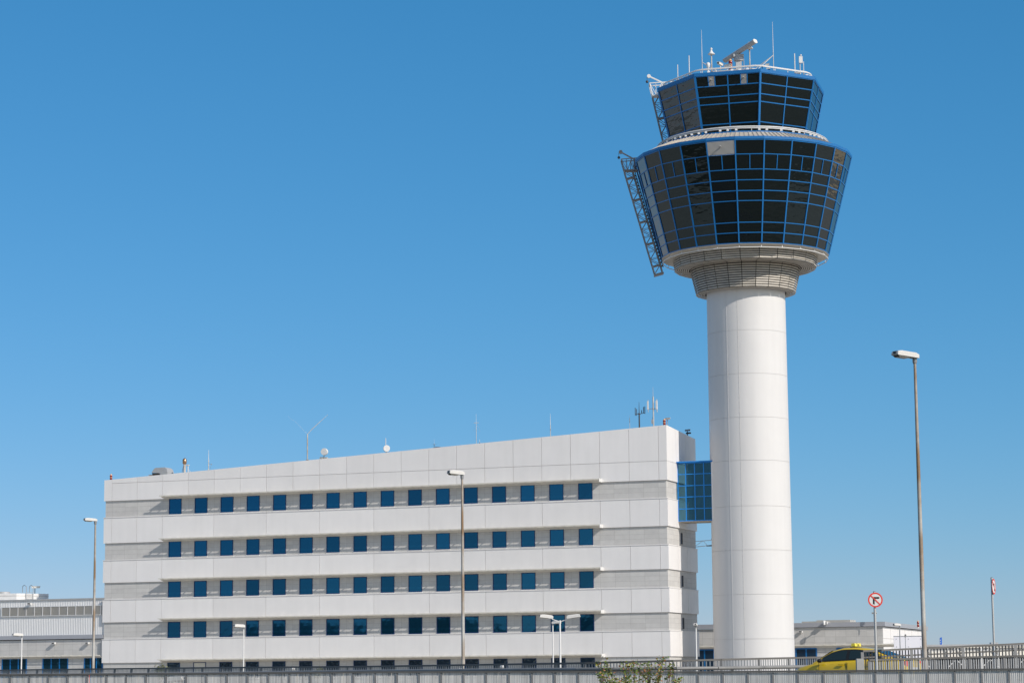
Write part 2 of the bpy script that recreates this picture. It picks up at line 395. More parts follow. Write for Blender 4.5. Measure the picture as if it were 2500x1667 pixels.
# ------------------------------------------------------------------ roof-top equipment on the office building
def onroof(px, py, y=1.2):
    s, z = fac(px, py, -y); return s, z
def beacon(s, y, z, label, h=.78, name='obstruction_light', group='red obstruction beacons'):
    t = empty(name, W(s, y, z), label, 'beacon', group)
    MB().lathe([(.001,0),(.15,0),(.15,.06),(.11,.08),(.11,.12),(.001,.12)], 16).build('base', M['offwhite'], t)
    zz = .12
    for i in range(2):
        hh = (h-.24)/2
        MB().lathe([(.10,zz),(.14,zz+.03),(.145,zz+hh*.6),(.12,zz+hh*.85),(.08,zz+hh-.03),(.001,zz+hh-.03)], 16).build('lens', M['red'], t)
        MB().lathe([(.13,zz+hh-.06),(.135,zz+hh-.05),(.135,zz+hh),(.001,zz+hh)], 16).build('band', M['amber'], t)
        zz += hh
    MB().ball((0,0,zz+.05), .07, 10, 6).build('cap', M['amber'], t)
    return t
s_, _ = onroof(271, 1170, .5); beacon(s_, .5, roofzy(s_, .5)-.03, 'red stacked beacon on the low roof corner above the leftmost parapet')
s_, _ = onroof(1622, 1036, .4); beacon(s_, .4, roofzy(s_, .4)-.03, 'red beacon on the highest roof corner of the office block, nearest the tower')
def rootat(px, y=1.2): return onroof(px, 1100, y)[0]
# ventilation hood
s_ = rootat(396, 2.0); zr = roofzy(s_, 2)-.05
t = empty('ventilation_hood', W(s_, 2.0, zr), 'galvanised duct hood with a black mouth on the roof above the left end windows', 'vent', rz=TH)
prof = [(-.95,.0),(-.95,.45),(-.72,.98),(-.5,1.14),(.9,1.14),(1.02,.8),(1.05,0)]
MB().prism([(-.9,.62),(-.62,1.0),(-.45,1.12),(.75,1.14),(.98,.95),(1.08,.62),(1.1,0),(.3,0),(.1,.5)], (0,0,0), (1,0,0), (0,0,1), (0,1,0), -.75, .75).build('duct', M['lightgrey'], t)
MB().add([(-.9,-.7,.58),(.1,-.7,.46),(.22,-.7,.06),(-.68,-.7,.06),(-.9,.7,.58),(.1,.7,.46),(.22,.7,.06),(-.68,.7,.06)], [(0,3,2,1),(4,5,6,7),(0,1,5,4),(1,2,6,5),(2,3,7,6),(3,0,4,7)]).build('mouth', M['dark'], t)
MB().box(.32,.36,-.77,.77,0,1.15).build('flange', M['lightgrey'], t)
s_ = rootat(432, 4.5); zr = roofzy(s_, 4.5)-.05
o = MB().box(-3.0, 4.2, -.8, 2.0, 0, .62).box(-3.1, 4.3, -.9, 2.1, .62, .70).build('roof_housing', M['lightgrey'])
o.location = W(s_, 4.5, zr); o.rotation_euler.z = TH
tag(o, 'flat grey plant housing behind the duct hood and the copper topped flue', 'plant housing')
# flue
s_ = rootat(451, 1.6); zr = roofzy(s_, 1.6)-.05
t = empty('flue', W(s_, 1.6, zr), 'steel chimney flue with a copper coloured cowl near the left end of the roof', 'chimney')
MB().lathe([(.13,0),(.13,1.30),(.001,1.3)], 14).build('pipe', M['rustpole'], t)
MB().lathe([(.15,1.25),(.23,1.36),(.23,1.75),(.10,1.9),(.001,1.92)], 14).build('cowl', M['copper'], t)
MB().bar((-.1,.1,1.2),(-.36,.1,0),.05,.05).bar((0,.25,1.2),(-.2,.3,0),.05,.05).tube([(0,0,1.9),(.03,0,2.06)], .015, 6).build('stay', M['grey'], t)
s_ = rootat(459.5, 2.2); zr = roofzy(s_, 2.2)-.05
t = empty('camera_mast', W(s_, 2.2, zr), 'small white braced mast with a camera right beside the flue', 'mast', rz=TH)
MB().tube([(0,0,0),(0,0,1.15)], .05, 8).build('pole', M['white'], t)
MB().tube([(0,0,.75),(.8,.1,0)], .025, 6).tube([(0,0,.75),(-.3,.3,0)], .025, 6).build('stay', M['white'], t)
MB().box(-.22,.12,-.08,.08,1.15,1.26).build('camera', M['offwhite'], t)
def whip(px, ytop, label, base=None, r=.02, y=1.2, name='whip_antenna', group='thin antennas on the office roof', cross=0, stub=None, matl='pole'):
    s, zt = onroof(px, ytop, y); zr = roofzy(s, y)-.05
    t = empty(name, W(s, y, zr), label, 'antenna', group, rz=TH); H = zt-zr
    MB().tube([(0,0,0),(0,0,H*.55)], r*1.5, 8).build('mast', M[matl], t)
    MB().tube([(0,0,H*.55),(0,0,H)], [r, r*.4], 6).build('rod', M['white'], t)
    return t, H
t, H = whip(509.5, 1098, 'grey rod antenna with a short side arm between the flue and the forked pole', r=.035)
for f in (.12,.3,.5): MB().lathe([(.07,H*f),(.07,H*f+.07)], 10).build('clamp', M['offwhite'], t)
MB().bar((0,0,H*.36),(.34,0,H*.36),.03,.03).ball((.36,0,H*.36), .06, 8, 6).tube([(.3,0,H*.36),(.25,0,H*.2),(.06,0,H*.12)], .012, 5).build('side_arm', M['grey'], t)
# forked pole
s_, zt = onroof(750.6, 1060); zr = roofzy(s_, 1.2)-.05; H = zt-zr
t = empty('forked_antenna', W(s_, 1.2, zr), 'rusty pole carrying two long thin white whips that spread in a V', 'antenna', rz=TH)
MB().tube([(0,0,0),(0,0,H)], .065, 10).build('pole', M['rustpole'], t)
MB().tube([(0,0,H),(.55,0,H+.55),(1.3,0,H+1.15),(2.45,0,H+2.05)], [.03,.04,.035,.015], 6).build('whip', M['white'], t)
MB().tube([(0,0,H),(-.7,0,H+.7),(-1.4,0,H+1.4),(-2.4,0,H+2.1)], [.007,.006,.006,.004], 5).build('whip', M['white'], t)
MB().box(-.14,.14,-.09,.09,.28,.36).build('clamp', M['grey'], t)
def dish(px, py, rad, yaw, label, stub=None, box=False):
    s, zc = onroof(px, py, 1.2); zr = roofzy(s, 1.2)-.05; H = zc-zr
    t = empty('microwave_dish', W(s, 1.2, zr), label, 'dish antenna', 'white drum dishes on the office roof', rz=TH+yaw)
    d = MB(); prof = [(.001,-.30),(rad*.96,-.30),(rad,-.27),(rad,-.02),(rad*.96,.015),(.001,.03)]
    vs = []
    tmp = MB().lathe(prof, 28, smooth=False)
    d.v = [(x, z_, -y_+H) for x, y_, z_ in tmp.v]; d.f = tmp.f; d.sm = tmp.sm
    d.build('drum', M['white'], t)
    MB().tube([(-rad*.55 if box else 0,.2,0),(-rad*.55 if box else 0,.2,H+(.3 if box else .0))], .05, 8).build('mast', M['grey'], t)
    if box:
        MB().box(-.62,-.27,-.05,.3,.08,.45).build('cabinet', M['offwhite'], t); MB().box(-.2,.2,.0,.35,.02,.42).build('bracket', M['rustpole'], t)
    if stub: MB().tube([(-.05,.2,H+.2),(-.05,.2,H+stub)], .035, 6).build('rod', M['white'], t)
dish(793.5, 1102.7, .38, 0., 'white round dish over a cream cabinet beside the forked pole', box=True)
dish(943.4, 1094.8, .36, .5, 'white round dish with a short rod above it, in the middle of the roof edge', stub=1.15)
t, H = whip(1060, 1072, 'tiny cross shaped antenna just left of the middle lamp', r=.012, matl='darkmetal')
MB().tube([(-.28,0,H*.55),(.28,0,H*.55)], .01, 5).tube([(0,0,H*.6),(.3,.2,0)], .01, 5).tube([(0,0,H*.6),(-.3,.2,0)], .01, 5).build('cross_arm', M['grey'], t)
s_ = rootat(1074, 2.); o = MB().lathe([(.001,.3),(.3,.28),(.55,.2),(.62,0)], 20).build('roof_vent', M['darkmetal']); o.location = W(s_, 1.5, roofzy(s_, 1.5)+.02)
tag(o, 'low dark domed vent beside the tiny cross antenna', 'vent')
t, H = whip(1162.4, 1010, 'slim antenna with a flat T bar and thin guy wires', r=.02)
MB().tube([(-.26,0,H*.72),(.26,0,H*.72)], .03, 6).build('cross_bar', M['white'], t)
MB().tube([(0,0,H*.68),(.42,.1,H*.45)], .008, 4).tube([(0,0,H*.68),(-.36,.1,H*.45)], .008, 4).build('guy_wire', M['grey'], t)
whip(1171, 1072, 'short dark stub antenna at the foot of the T bar antenna', r=.025, matl='darkmetal')
t, H = whip(1343.4, 1009, 'tall plain white whip standing alone over the right half of the roof', r=.028)
MB().lathe([(.05,H*.33),(.05,H*.40)], 8).build('clamp', M['grey'], t)
t, H = whip(1537, 1013, 'short white whip with a bulge, left of the two cellular masts', r=.018)
MB().lathe([(.035,H*.55),(.035,H*.8)], 8).build('bulge', M['offwhite'], t)
# cellular masts
s_, zt = onroof(1560, 981); zr = roofzy(s_, 1.2)-.05; H = zt-zr
t = empty('cellular_mast', W(s_, 1.2, zr), 'dark grey mast with four upright aerials on a cross arm', 'mast', 'cellular masts', rz=TH)
MB().tube([(0,0,0),(0,0,H*.58)], .075, 8).tube([(0,0,H*.58),(0,0,H)], [.045,.015], 6).build('pole', M['darkmetal'], t)
MB().bar((-.42,0,H*.56),(.62,0,H*.60),.05,.05).bar((0,-.4,H*.58),(0,.4,H*.58),.05,.05).build('cross_arm', M['darkmetal'], t)
for x, y_, z0, z1 in ((-.42,0,.52,.80),(.62,0,.57,.83),(.45,.1,.6,.82),(-.15,-.4,.5,.74),(.15,.4,.6,.72)):
    MB().tube([(x,y_,H*z0),(x,y_,H*z1)], .04, 6).build('aerial', M['darkmetal'], t)
s_, zt = onroof(1594, 944); zr = roofzy(s_, 1.2)-.05; H = zt-zr
t = empty('cellular_mast', W(s_, 1.2, zr), 'pale grey cellular mast with white panel antennas and a tall tip', 'mast', 'cellular masts', rz=TH)
MB().tube([(0,0,0),(0,0,H*.46)], .075, 8).build('pole', M['pole'], t)
MB().tube([(0,0,H*.46),(0,0,H*.76)], .085, 8).tube([(0,0,H*.76),(0,0,H)], [.03,.008], 6).build('tip', M['pole'], t)
MB().bar((-.55,0,H*.475),(.38,0,H*.475),.06,.06).bar((0,-.4,H*.475),(0,.4,H*.475),.06,.06).build('cross_arm', M['grey'], t)
for x, y_ in ((-.55,-.05),(.38,-.05),(.3,.35)):
    MB().box(x-.07, x+.07, y_-.12, y_-.0, H*.46, H*.66).build('panel_antenna', M['white'], t)
    MB().tube([(x,y_+.05,H*.40),(x,y_+.05,H*.7)], .03, 6).build('bracket', M['pole'], t)
MB().box(-.2,-.06,-.1,.1,H*.12,H*.22).tube([(-.1,0,H*.2),(-.12,0,H*.27),(-.03,0,H*.3)], .015, 5).build('junction_box', M['lightgrey'], t)
MB().box(-.35,.2,-.2,.2,0,.18).build('base', M['lightgrey'], t)
# cameras at the right end
def cctv(loc, yaw, label, h=.35, size=.34, name='security_camera', matl='offwhite', polem='grey'):
    t = empty(name, loc, label, 'camera', 'security cameras', rz=yaw)
    if h: MB().tube([(0,0,0),(0,0,h)], .035, 8).build('bracket', M[polem], t)
    b_ = MB().box(-.09,.09,-size*.6,size*.4,h,h+.15); b_.box(-.11,.11,-size*.7,size*.42,h+.153,h+.175); b_.build('housing', M[matl], t)
    MB().box(-.065,.065,-size*.6-.006,-size*.6-.001,h+.02,h+.13).build('lens', M['dark'], t)
    return t
s_ = rootat(1631, .5); cctv(W(s_-.1, .75, roofzy(s_, .75)-.05), TH+1.3, 'cream camera on a post right behind the highest corner beacon', h=.72, size=.5)
for dx, dy in ((0,0),):
    t = cctv(W(57.0, 8.6, roofzy(57, 8.6)-.05), TH+1.1, 'dark twin bracket camera on the shaded end of the office roof, beside the footbridge', h=.62, size=.6, matl='grey', polem='darkmetal')
    MB().tube([(.22,.15,0),(.22,.15,.6)], .035, 6).box(.1,.34,-.25,.3,.35,.5).build('second_camera', M['darkmetal'], t)
# floodlight boom behind the end wall
bp = W(56.5, YB+.1, 15.2)
t = empty('floodlight_boom', bp, 'thin white boom with lamps sticking out behind the office end wall', 'floodlight', rz=TH)
MB().bar((0,.1,.3),(2.2,.5,.42),.06,.06).bar((0,.1,-.3),(2.3,.5,-.1),.06,.06).bar((.3,.1,-.27),(1.2,.3,.33),.04,.04).bar((1.3,.3,.35),(1.7,.4,-.15),.04,.04).build('boom', M['white'], t)
MB().ball((2.25,.5,.5), .14, 10, 6).build('lamp', M['white'], t); MB().box(1.6,2.4,.4,.6,-.22,-.1).build('lamp', M['darkmetal'], t)

# ------------------------------------------------------------------ control tower
TK = 1.0025; TX, TY = 24.45*TK, 243.0*TK
tw = empty('control_tower', (TX, TY, -.004), 'white airport control tower with a blue framed dark glass head', 'control tower')
tw.scale = (TK,)*3
def pol(r, a, z): return Vector((r*math.sin(a), -r*math.cos(a), z))
seams = [0, 5.02, 9.48, 13.95, 18.39, 23.03, 27.44, 31.91, 36.4, 41.6]
c_ = MB()
def rc(z): return 4.113-.033*z/40
for a, b_ in zip(seams[:-1], seams[1:]):
    c_.lathe([(rc(a), a+.013), (rc(b_), b_-.013)], 128)
    c_.lathe([(rc(a)-.05, a+.013), (rc(a), a+.013)], 128).lathe([(rc(b_), b_-.013), (rc(b_)-.05, b_-.013)], 128)
co = c_.build('column', M['column'], tw)
sm_ = MB().lathe([(4.05,0),(4.055,41)], 96); sm_.build('seam_filler', M['colseam'], co)
a = R(-18.4); st = MB()
st.bar(pol(rc(0)+.003, a, .1), pol(rc(41)+.003, a, 40.9), .03, .02, pol(1, a, 0))
z = .3
while z < 41: st.bar(pol(rc(z)+.012, a, z), pol(rc(z)+.012, a, z+.10), .06, .035, pol(1, a, 0)); z += .52
st.build('seam_strip', M['colseam'], co)
a = R(-36); MB().bar(pol(rc(0)+.002, a, .1), pol(rc(41)+.002, a, 40.9), .10, .02, pol(1, a, 0)).build('edge_strip', M['column'], co)
# louvred collars
NF = 24; PH = R(-9.4)
def angs(i): return PH+2*PI*i/NF, PH+2*PI*(i+1)/NF
def blade(mb, r0, z0, r1, z1, th):     # one ring of facet blades, from (r0,z0) to (r1,z1)
    dr, dz = r1-r0, z1-z0; L = math.hypot(dr, dz); nr, nz_ = -dz/L*th, dr/L*th
    if nr > 0: nr, nz_ = -nr, -nz_
    for i in range(NF):
        a0, a1 = angs(i); g_ = .035
        vs = []
        for rr, zz in ((r0,z0),(r1,z1),(r1+nr,z1+nz_),(r0+nr,z0+nz_)):
            p, q = pol(rr, a0, zz), pol(rr, a1, zz); d = (q-p).normalized()*g_
            vs += [p+d, q-d]
        mb.add(vs, [(0,1,3,2),(2,3,5,4),(4,5,7,6),(6,7,1,0),(0,2,4,6),(1,7,5,3)])
lo = MB(); nb = 11
for k in range(nb):
    f0 = k/nb; f1 = (k+.64)/nb
    z0, z1 = 40.78+f0*2.62, 40.78+f1*2.62
    blade(lo, 5.22+.62*f0, z0, 5.16+.62*f1, z1, .03)
for k in range(6): blade(lo, 4.27+k*.165, 40.70, 4.27+k*.165+.105, 40.701, .006)
lw = lo.build('lower_louvre_collar', M['louvre'], tw)
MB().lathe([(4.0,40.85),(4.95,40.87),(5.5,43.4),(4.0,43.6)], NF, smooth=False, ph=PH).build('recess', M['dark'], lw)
up = MB(); nb = 5
for k in range(nb):
    f0, f1 = k/nb, (k+.7)/nb
    blade(up, 7.42+.16*f0, 43.33+f0*1.12, 7.38+.16*f1, 43.33+f1*1.12, .03)
for k in range(7): blade(up, 5.92+k*.215, 43.28, 5.92+k*.215+.135, 43.281, .006)
uo = up.build('upper_louvre_collar', M['louvre'], tw)
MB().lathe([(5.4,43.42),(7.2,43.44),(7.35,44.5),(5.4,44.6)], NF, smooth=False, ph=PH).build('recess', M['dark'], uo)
MB().lathe([(7.0,44.42),(7.9,44.44),(8.62,44.50),(8.74,44.56),(8.74,44.60),(7.0,44.62)], NF, smooth=False, ph=PH).build('soffit', M['soffit'], tw)
rr_ = MB(); 
rr_.tube([pol(8.62, PH+2*PI*i/NF, 44.18) for i in range(NF+1)], .045, 6, cap=False)
for i in range(NF): rr_.bar(pol(8.45, PH+2*PI*i/NF, 44.5), pol(8.62, PH+2*PI*i/NF, 44.16), .05, .05)
rr_.build('hanging_rail', M['white'], tw)
# glazed facets
def facet(parent, p00, p10, p11, p01, rows, mull, halfrow=None, vent=None, name='window', bw=.09, vw=.13, mullw=None):
    ex = (p10-p00); en = ex.cross(p01-p00).normalized()
    P = lambda a, t: (p00*(1-a)+p10*a)*(1-t)+(p01*(1-a)+p11*a)*t
    pn, fr, lvs = MB(), MB(), []
    for t in rows:
        fr.bar(P(0, t)+en*.0, P(1, t)+en*.0, bw, .10, en)
    e = .004
    fr.bar(P(0,-.006)+en*.006, P(0,1.006)+en*.006, vw, .115, en)
    for m_ in mull: fr.bar(P(m_,0)+en*.004, P(m_,1)+en*.004, (mullw or bw), .108, en)
    cols = [0]+list(mull)+[1]
    for j in range(len(rows)-1):
        cs = list(cols)
        if halfrow is not None and j == halfrow:
            cs = sorted(cs+[.5]); fr.bar(P(.5, rows[j])+en*.004, P(.5, rows[j+1])+en*.004, bw*.8, .108, en)
        vents = [v for v in (vent or []) if v[0] == j]
        for v in vents:
            cs = sorted(set(cs+[v[1], v[2]])) if (v[1], v[2]) != (0, 1) else cs
        for a0, a1 in zip(cs[:-1], cs[1:]):
            if any(abs(v[1]-a0) < 1e-6 and abs(v[2]-a1) < 1e-6 for v in vents):
                nb_ = 13; lv = MB(); lvs.append(lv)
                for k in range(nb_):
                    t0 = rows[j]+(rows[j+1]-rows[j])*(k+.1)/nb_; t1 = rows[j]+(rows[j+1]-rows[j])*(k+.85)/nb_
                    lv.add([P(a0,t0)+en*.06, P(a1,t0)+en*.06, P(a1,t1)+en*.0, P(a0,t1)+en*.0], [(0,1,2,3)])
                lv.add([P(a0,rows[j])-en*.03, P(a1,rows[j])-en*.03, P(a1,rows[j+1])-en*.03, P(a0,rows[j+1])-en*.03], [(0,1,2,3)])
                am = (a0+a1)/2; tm = rows[j]+(rows[j+1]-rows[j])*.6
                lv.tube([P(am,tm), P(am,tm)+en*.45+Vector((0,0,.1))], .06, 8)
                for av in (a0, a1):
                    if 0 < av < 1: fr.bar(P(av, rows[j])+en*.004, P(av, rows[j+1])+en*.004, bw*.9, .108, en)
                continue
            jit = [en*(rnd.uniform(-.006,.006)-.01) for _ in range(4)]
            pn.add([P(a0,rows[j])+jit[0], P(a1,rows[j])+jit[1], P(a1,rows[j+1])+jit[2], P(a0,rows[j+1])+jit[3]], [(0,1,2,3)])
    w_ = pn.build(name, M['glass_tower'], parent)
    fr.build('frame', M['blue'], w_)
    for lv in lvs: lv.build('louvre_vent', M['ventgrey'], w_)
    return w_
DB, DT, DZ0, DZ1 = 8.72, 11.30, 44.60, 54.66
rows = [0.,.10,.20,.41,.508,.611,.714,.861,1.]
for i in range(NF):
    a0, a1 = angs(i)
    vent = [(7, 0, 1)] if i == NF-1 else None
    facet(tw, pol(DB,a0,DZ0), pol(DB,a1,DZ0), pol(DT,a1,DZ1), pol(DT,a0,DZ1), rows, [], 6, vent)
MB().lathe([(11.15,54.70),(11.40,54.72),(11.42,55.0),(11.2,55.02),(10.9,55.0)], NF, smooth=False, ph=PH).build('drum_fascia', M['blue'], tw)
# standing seam roof ring
ro = MB().lathe([(11.18,54.98),(9.45,55.86),(9.3,55.86),(6.,55.9)], NF, smooth=False, ph=PH)
for i in range(NF):
    for k in range(6):
        aa = PH+2*PI*(i+k/6)/NF; rk = math.cos(PI/NF)/math.cos((k/6-.5)*2*PI/NF)
        ro.bar(pol(11.1*rk, aa, 55.06), pol(9.5*rk, aa, 55.87), .03, .08)
ro.build('roof_ring', M['louvre'], tw)
MB().lathe([(9.25,55.87),(9.42,55.87),(9.42,56.0),(9.25,56.0)], NF, smooth=False, ph=PH).build('ring_edge', M['blue'], tw)
cw = MB()
for zz, rr, rad in ((56.38,8.92,.06),(56.58,8.80,.06),(56.5,8.98,.04)):
    cw.tube([pol(rr, PH+2*PI*i/96, zz) for i in range(97)], rad, 6, cap=False)
cw.lathe([(8.84,56.33),(8.95,56.33),(8.95,56.42),(8.84,56.42)], 96)
for i in range(72):
    aa = 2*PI*i/72+rnd.uniform(-.01,.01)
    if i % 2 == 0: cw.bar(pol(8.9, aa, 55.95), pol(8.9, aa, 56.36), .06, .06)
    if rnd.random() < .45: cw.obox(pol(9.0, aa, 56.12), (1,0,0), (0,1,0), (0,0,1), (-.12,.12), (-.1,.1), (0,.16))
cw.build('catwalk_rail', M['white'], tw)
# cab
PC = R(7.3); CB, CT, CZ0, CZ1 = 7.52, 8.86, 56.1, 62.2
crow = [0., .045, .20, .53, .655, .828, 1.]
for i in range(8):
    a0, a1 = PC+PI/4*i, PC+PI/4*(i+1)
    vent = [(5, .20, .30), (5, .70, .80)] if i == 7 else None
    facet(tw, pol(CB,a0,CZ0), pol(CB,a1,CZ0), pol(CT,a1,CZ1), pol(CT,a0,CZ1), crow, [.5], None, vent, bw=.105, vw=.22, mullw=.11)
MB().lathe([(8.6,62.20),(8.97,62.22),(9.0,62.56),(8.8,62.58),(8.4,62.6)], 8, smooth=False, ph=PC).build('cab_fascia', M['blue'], tw)
MB().lathe([(.001,62.75),(8.0,62.66),(8.7,62.6),(8.7,62.4),(.001,62.4)], 8, smooth=False, ph=PC).build('cab_roof', M['lightgrey'], tw)
MB().lathe([(5.6,62.6),(5.4,63.55),(.001,63.6)], 8, smooth=False, ph=PC).build('roof_plinth', M['lightgrey'], tw)
rl = MB()
def octpts(r, z):
    pts = []
    for i in range(8):
        a0, a1 = PC+PI/4*i, PC+PI/4*(i+1); p, q = pol(r,a0,z), pol(r,a1,z)
        for k in range(8):
            t_ = .06+.88*k/7; pts.append(p*(1-t_)+q*t_)
    return pts+[pts[0]]
rl.tube(octpts(8.45, 62.98), .055, 6, cap=False).tube(octpts(8.3, 63.10), .05, 6, cap=False)
for p in octpts(8.4, 62.6)[::2]: rl.bar(p, p+Vector((0,0,.4)), .06, .06)
for i in range(36):
    p = octpts(8.4, 62.7)[rnd.randrange(64)]
    rl.obox(p, (1,0,0), (0,1,0), (0,0,1), (-.14,.14), (-.1,.1), (-.05,.1+.1*rnd.random()))
rl.build('roof_rail', M['white'], tw)
MB().lathe([(7.3,56.0),(7.5,56.08),(7.5,55.8),(7.3,55.8)], 8, smooth=False, ph=PC).build('cab_base', M['navy'], tw)
# maintenance gantries: a triangulated ladder truss following the glass, with a railed platform and a jib crane on top
def gantry(p_top, p_bot, w, d, n, plat, label):
    p_top, p_bot = Vector(p_top), Vector(p_bot)
    t = empty('maintenance_gantry', p_bot, label, 'gantry', 'cleaning gantries hung outside the glass')
    T = p_top-p_bot; ax = T.normalized(); ex = Vector((1,0,0)); ex = (ex-ax*ex.dot(ax)).normalized(); ey = ax.cross(ex)
    L = T.length; tr_ = MB()
    Q = lambda i, j, k: ex*(w*i)+ey*(d*j)+ax*k
    for i, j in ((-.5,-.5),(.5,-.5),(.5,.5),(-.5,.5)): tr_.bar(Q(i,j,0), Q(i,j,L), .10, .10, ey)
    hstep = L/n
    for k in range(n):
        z0, z1 = k*hstep, (k+1)*hstep
        for j in (-.5, .5):
            tr_.bar(Q(-.5,j,z0), Q(.5,j,z1), .06, .06) if k % 2 == 0 else tr_.bar(Q(.5,j,z0), Q(-.5,j,z1), .06, .06)
            tr_.bar(Q(-.5,j,z1), Q(.5,j,z1), .05, .05)
        for i in (-.5, .5): tr_.bar(Q(i,-.5,z0), Q(i,.5,z1), .05, .05)
    pl = tr_
    for k in range(1, n, 3): pl.obox((0,0,0), ex, ey, ax, (-w*.55,w*.55), (-d*.5,d*.5), (k*hstep-.06,k*hstep+.06))
    pl.obox((0,0,0), ex, ey, ax, (-w*.6,w*.6), (-d*.6,d*.6), (-.22,-.04))
    tr_.build('truss', M['truss'], t)
    cb = MB()
    for s_ in (.62, .80): cb.tube([Q(s_,.1,.5), Q(s_,.1,L-.3)], .05, 5)
    for k in range(2*n): cb.obox(Q(.6,.1,.6+k*(L-1)/(2*n)), ex, ey, ax, (-.12,.22), (-.05,.05), (0,.14))
    cb.build('cable_run', M['darkmetal'], t)
    # cradle on top
    pw, ph_, sl, mt = plat
    cr_ = MB(); B = T
    ux, uy, uz = Vector((1,0,0)), Vector((0,1,0)), Vector((0,0,1))
    lowc = [B+ux*x+uy*y for x in (-w*.5, pw*.5) for y in (-.5,.5)]; topc = [B+ux*x+uy*y+uz*(ph_+(sl if x > 0 else 0)) for x in (-w*.6-.2, pw*.72) for y in (-.6,.6)]
    for a_, b_ in ((0,1),(2,3),(0,2),(1,3)):
        cr_.bar(lowc[a_], lowc[b_], .09, .09); cr_.bar(topc[a_], topc[b_], .09, .09)
    for a_ in range(4): cr_.bar(lowc[a_], topc[a_], .08, .08)
    for y in (0, 1):
        for k in range(4):
            f0, f1 = k/4, (k+1)/4
            A, Bv = lowc[y], lowc[2+y]; C, D = topc[y], topc[2+y]
            cr_.bar(A.lerp(Bv, f0 if k % 2 else f1), C.lerp(D, f1 if k % 2 else f0), .05, .05); cr_.bar(C.lerp(D, f0), A.lerp(Bv, f0), .04, .04)
    cr_.bar((lowc[0]+lowc[1])/2, (lowc[2]+lowc[3])/2, 1.0, .12)
    cr_.build('cradle', M[mt], t)
    jb = MB(); c0 = B+ux*(pw*.35)+uz*(ph_+.1); c1 = B+ux*(-w*.6-.25)+uz*(ph_+.9)
    jb.tube([c0-uz*ph_, c0+uz*.1], .09, 8).bar(c0, c1, .12, .14).tube([c1-uy*.12, c1+uy*.12], .20, 12)
    jb.build('jib', M[mt], t)
    MB().tube([c1-ux*.2-uz*.1, c1-ux*.2-uz*.5], .02, 5).ball(c1-ux*.2-uz*.6, .15, 8, 6).build('hook', M['darkmetal'], t)
    return t
before_ = set(col.objects)
gantry((24.45-8.95, 244.0, 62.2), (24.45-7.75, 244.0, 56.6), .75, .8, 7, (2.6, 1.3, .15, 'white'), 'white topped gantry with a jib crane on the left of the upper cab')
gantry((24.45-11.99, 244.6, 54.3), (24.45-8.98, 244.6, 43.3), .85, .8, 14, (1.9, 1.15, .15, 'truss'), 'long grey truss gantry hanging down the left side of the lower glass drum')
# tower roof equipment: positions at their own distance on the cab roof
RZ = 62.66
def tp(x, y): return (x, y, RZ)
def stick(x, y, ztop, label, r=.06, split=.5, rust=True, name='rod_antenna', tip=.8):
    t = empty(name, tp(x, y), label, 'antenna', 'antennas on the tower roof'); H = ztop-RZ
    MB().tube([(0,0,0),(0,0,H*split)], r, 8).build('mast', M['rustpole' if rust else 'pole'], t)
    MB().tube([(0,0,H*split),(0,0,H)], [r*.8, r*tip], 8).build('rod', M['white'], t)
    return t, H
stick(17.8, 243, 65.37, 'shortest white rod antenna at the left edge of the tower roof', r=.055, split=.35)
stick(19.02, 243, 66.35, 'white rod antenna on a rusty foot, second from the left on the tower roof', r=.06, split=.5)
def tallwhip(x, ztop, sz, sx, label):
    t, H = stick(x, 243, ztop, label, r=.042, split=.55, name='braced_whip_antenna', rust=False, tip=.3)
    MB().tube([(0,0,sz-RZ),(sx*1.35,.5,1.5)], .04, 6).tube([(0,0,sz-RZ),(sx*1.1,-.9,1.3)], .04, 6).build('stay', M['pole'], t)
tallwhip(20.4, 69.14, 65.6, 1.9, 'very thin tall whip braced to its right, left of the radar')
tallwhip(27.95, 69.95, 66.3, -2.2, 'tallest whip antenna, braced by stays on its left, right of the radar')
def gong(x, y, ztop, label):
    t = empty('sensor_mast', tp(x, y), label, 'mast', 'bell topped masts on the tower roof'); H = ztop-RZ
    MB().tube([(0,0,0),(0,0,H-.75)], .07, 8).build('pole', M['rustpole'], t)
    MB().lathe([(.001,H-.72),(.36,H-.72),(.38,H-.66),(.2,H-.5),(.10,H-.32),(.08,H-.2),(.001,H-.2)], 20).build('bell', M['white'], t)
    MB().ball((0,0,H-.1), .13, 12, 8).build('knob', M['white'], t)
gong(21.4, 243, 67.15, 'bell shaped white sensor on a rusty post, left of the radar')
gong(25.36, 242.2, 67.53, 'bell shaped white sensor on a rusty post in front of the radar bar')
beacon(0, 0, 0, 'red beacon on the tower roof at the foot of the radar', h=1.05)
bo = [o for o in col.objects if o.name.startswith('obstruction_light') and o.parent is None][-1]; bo.location = (23.2, 241.0, 64.05); bo.scale = (1.45, 1.45, 1.3)
MB().tube([(0,0,-1.1),(0,0,0)], .06, 8).build('post', M['grey'], bo)
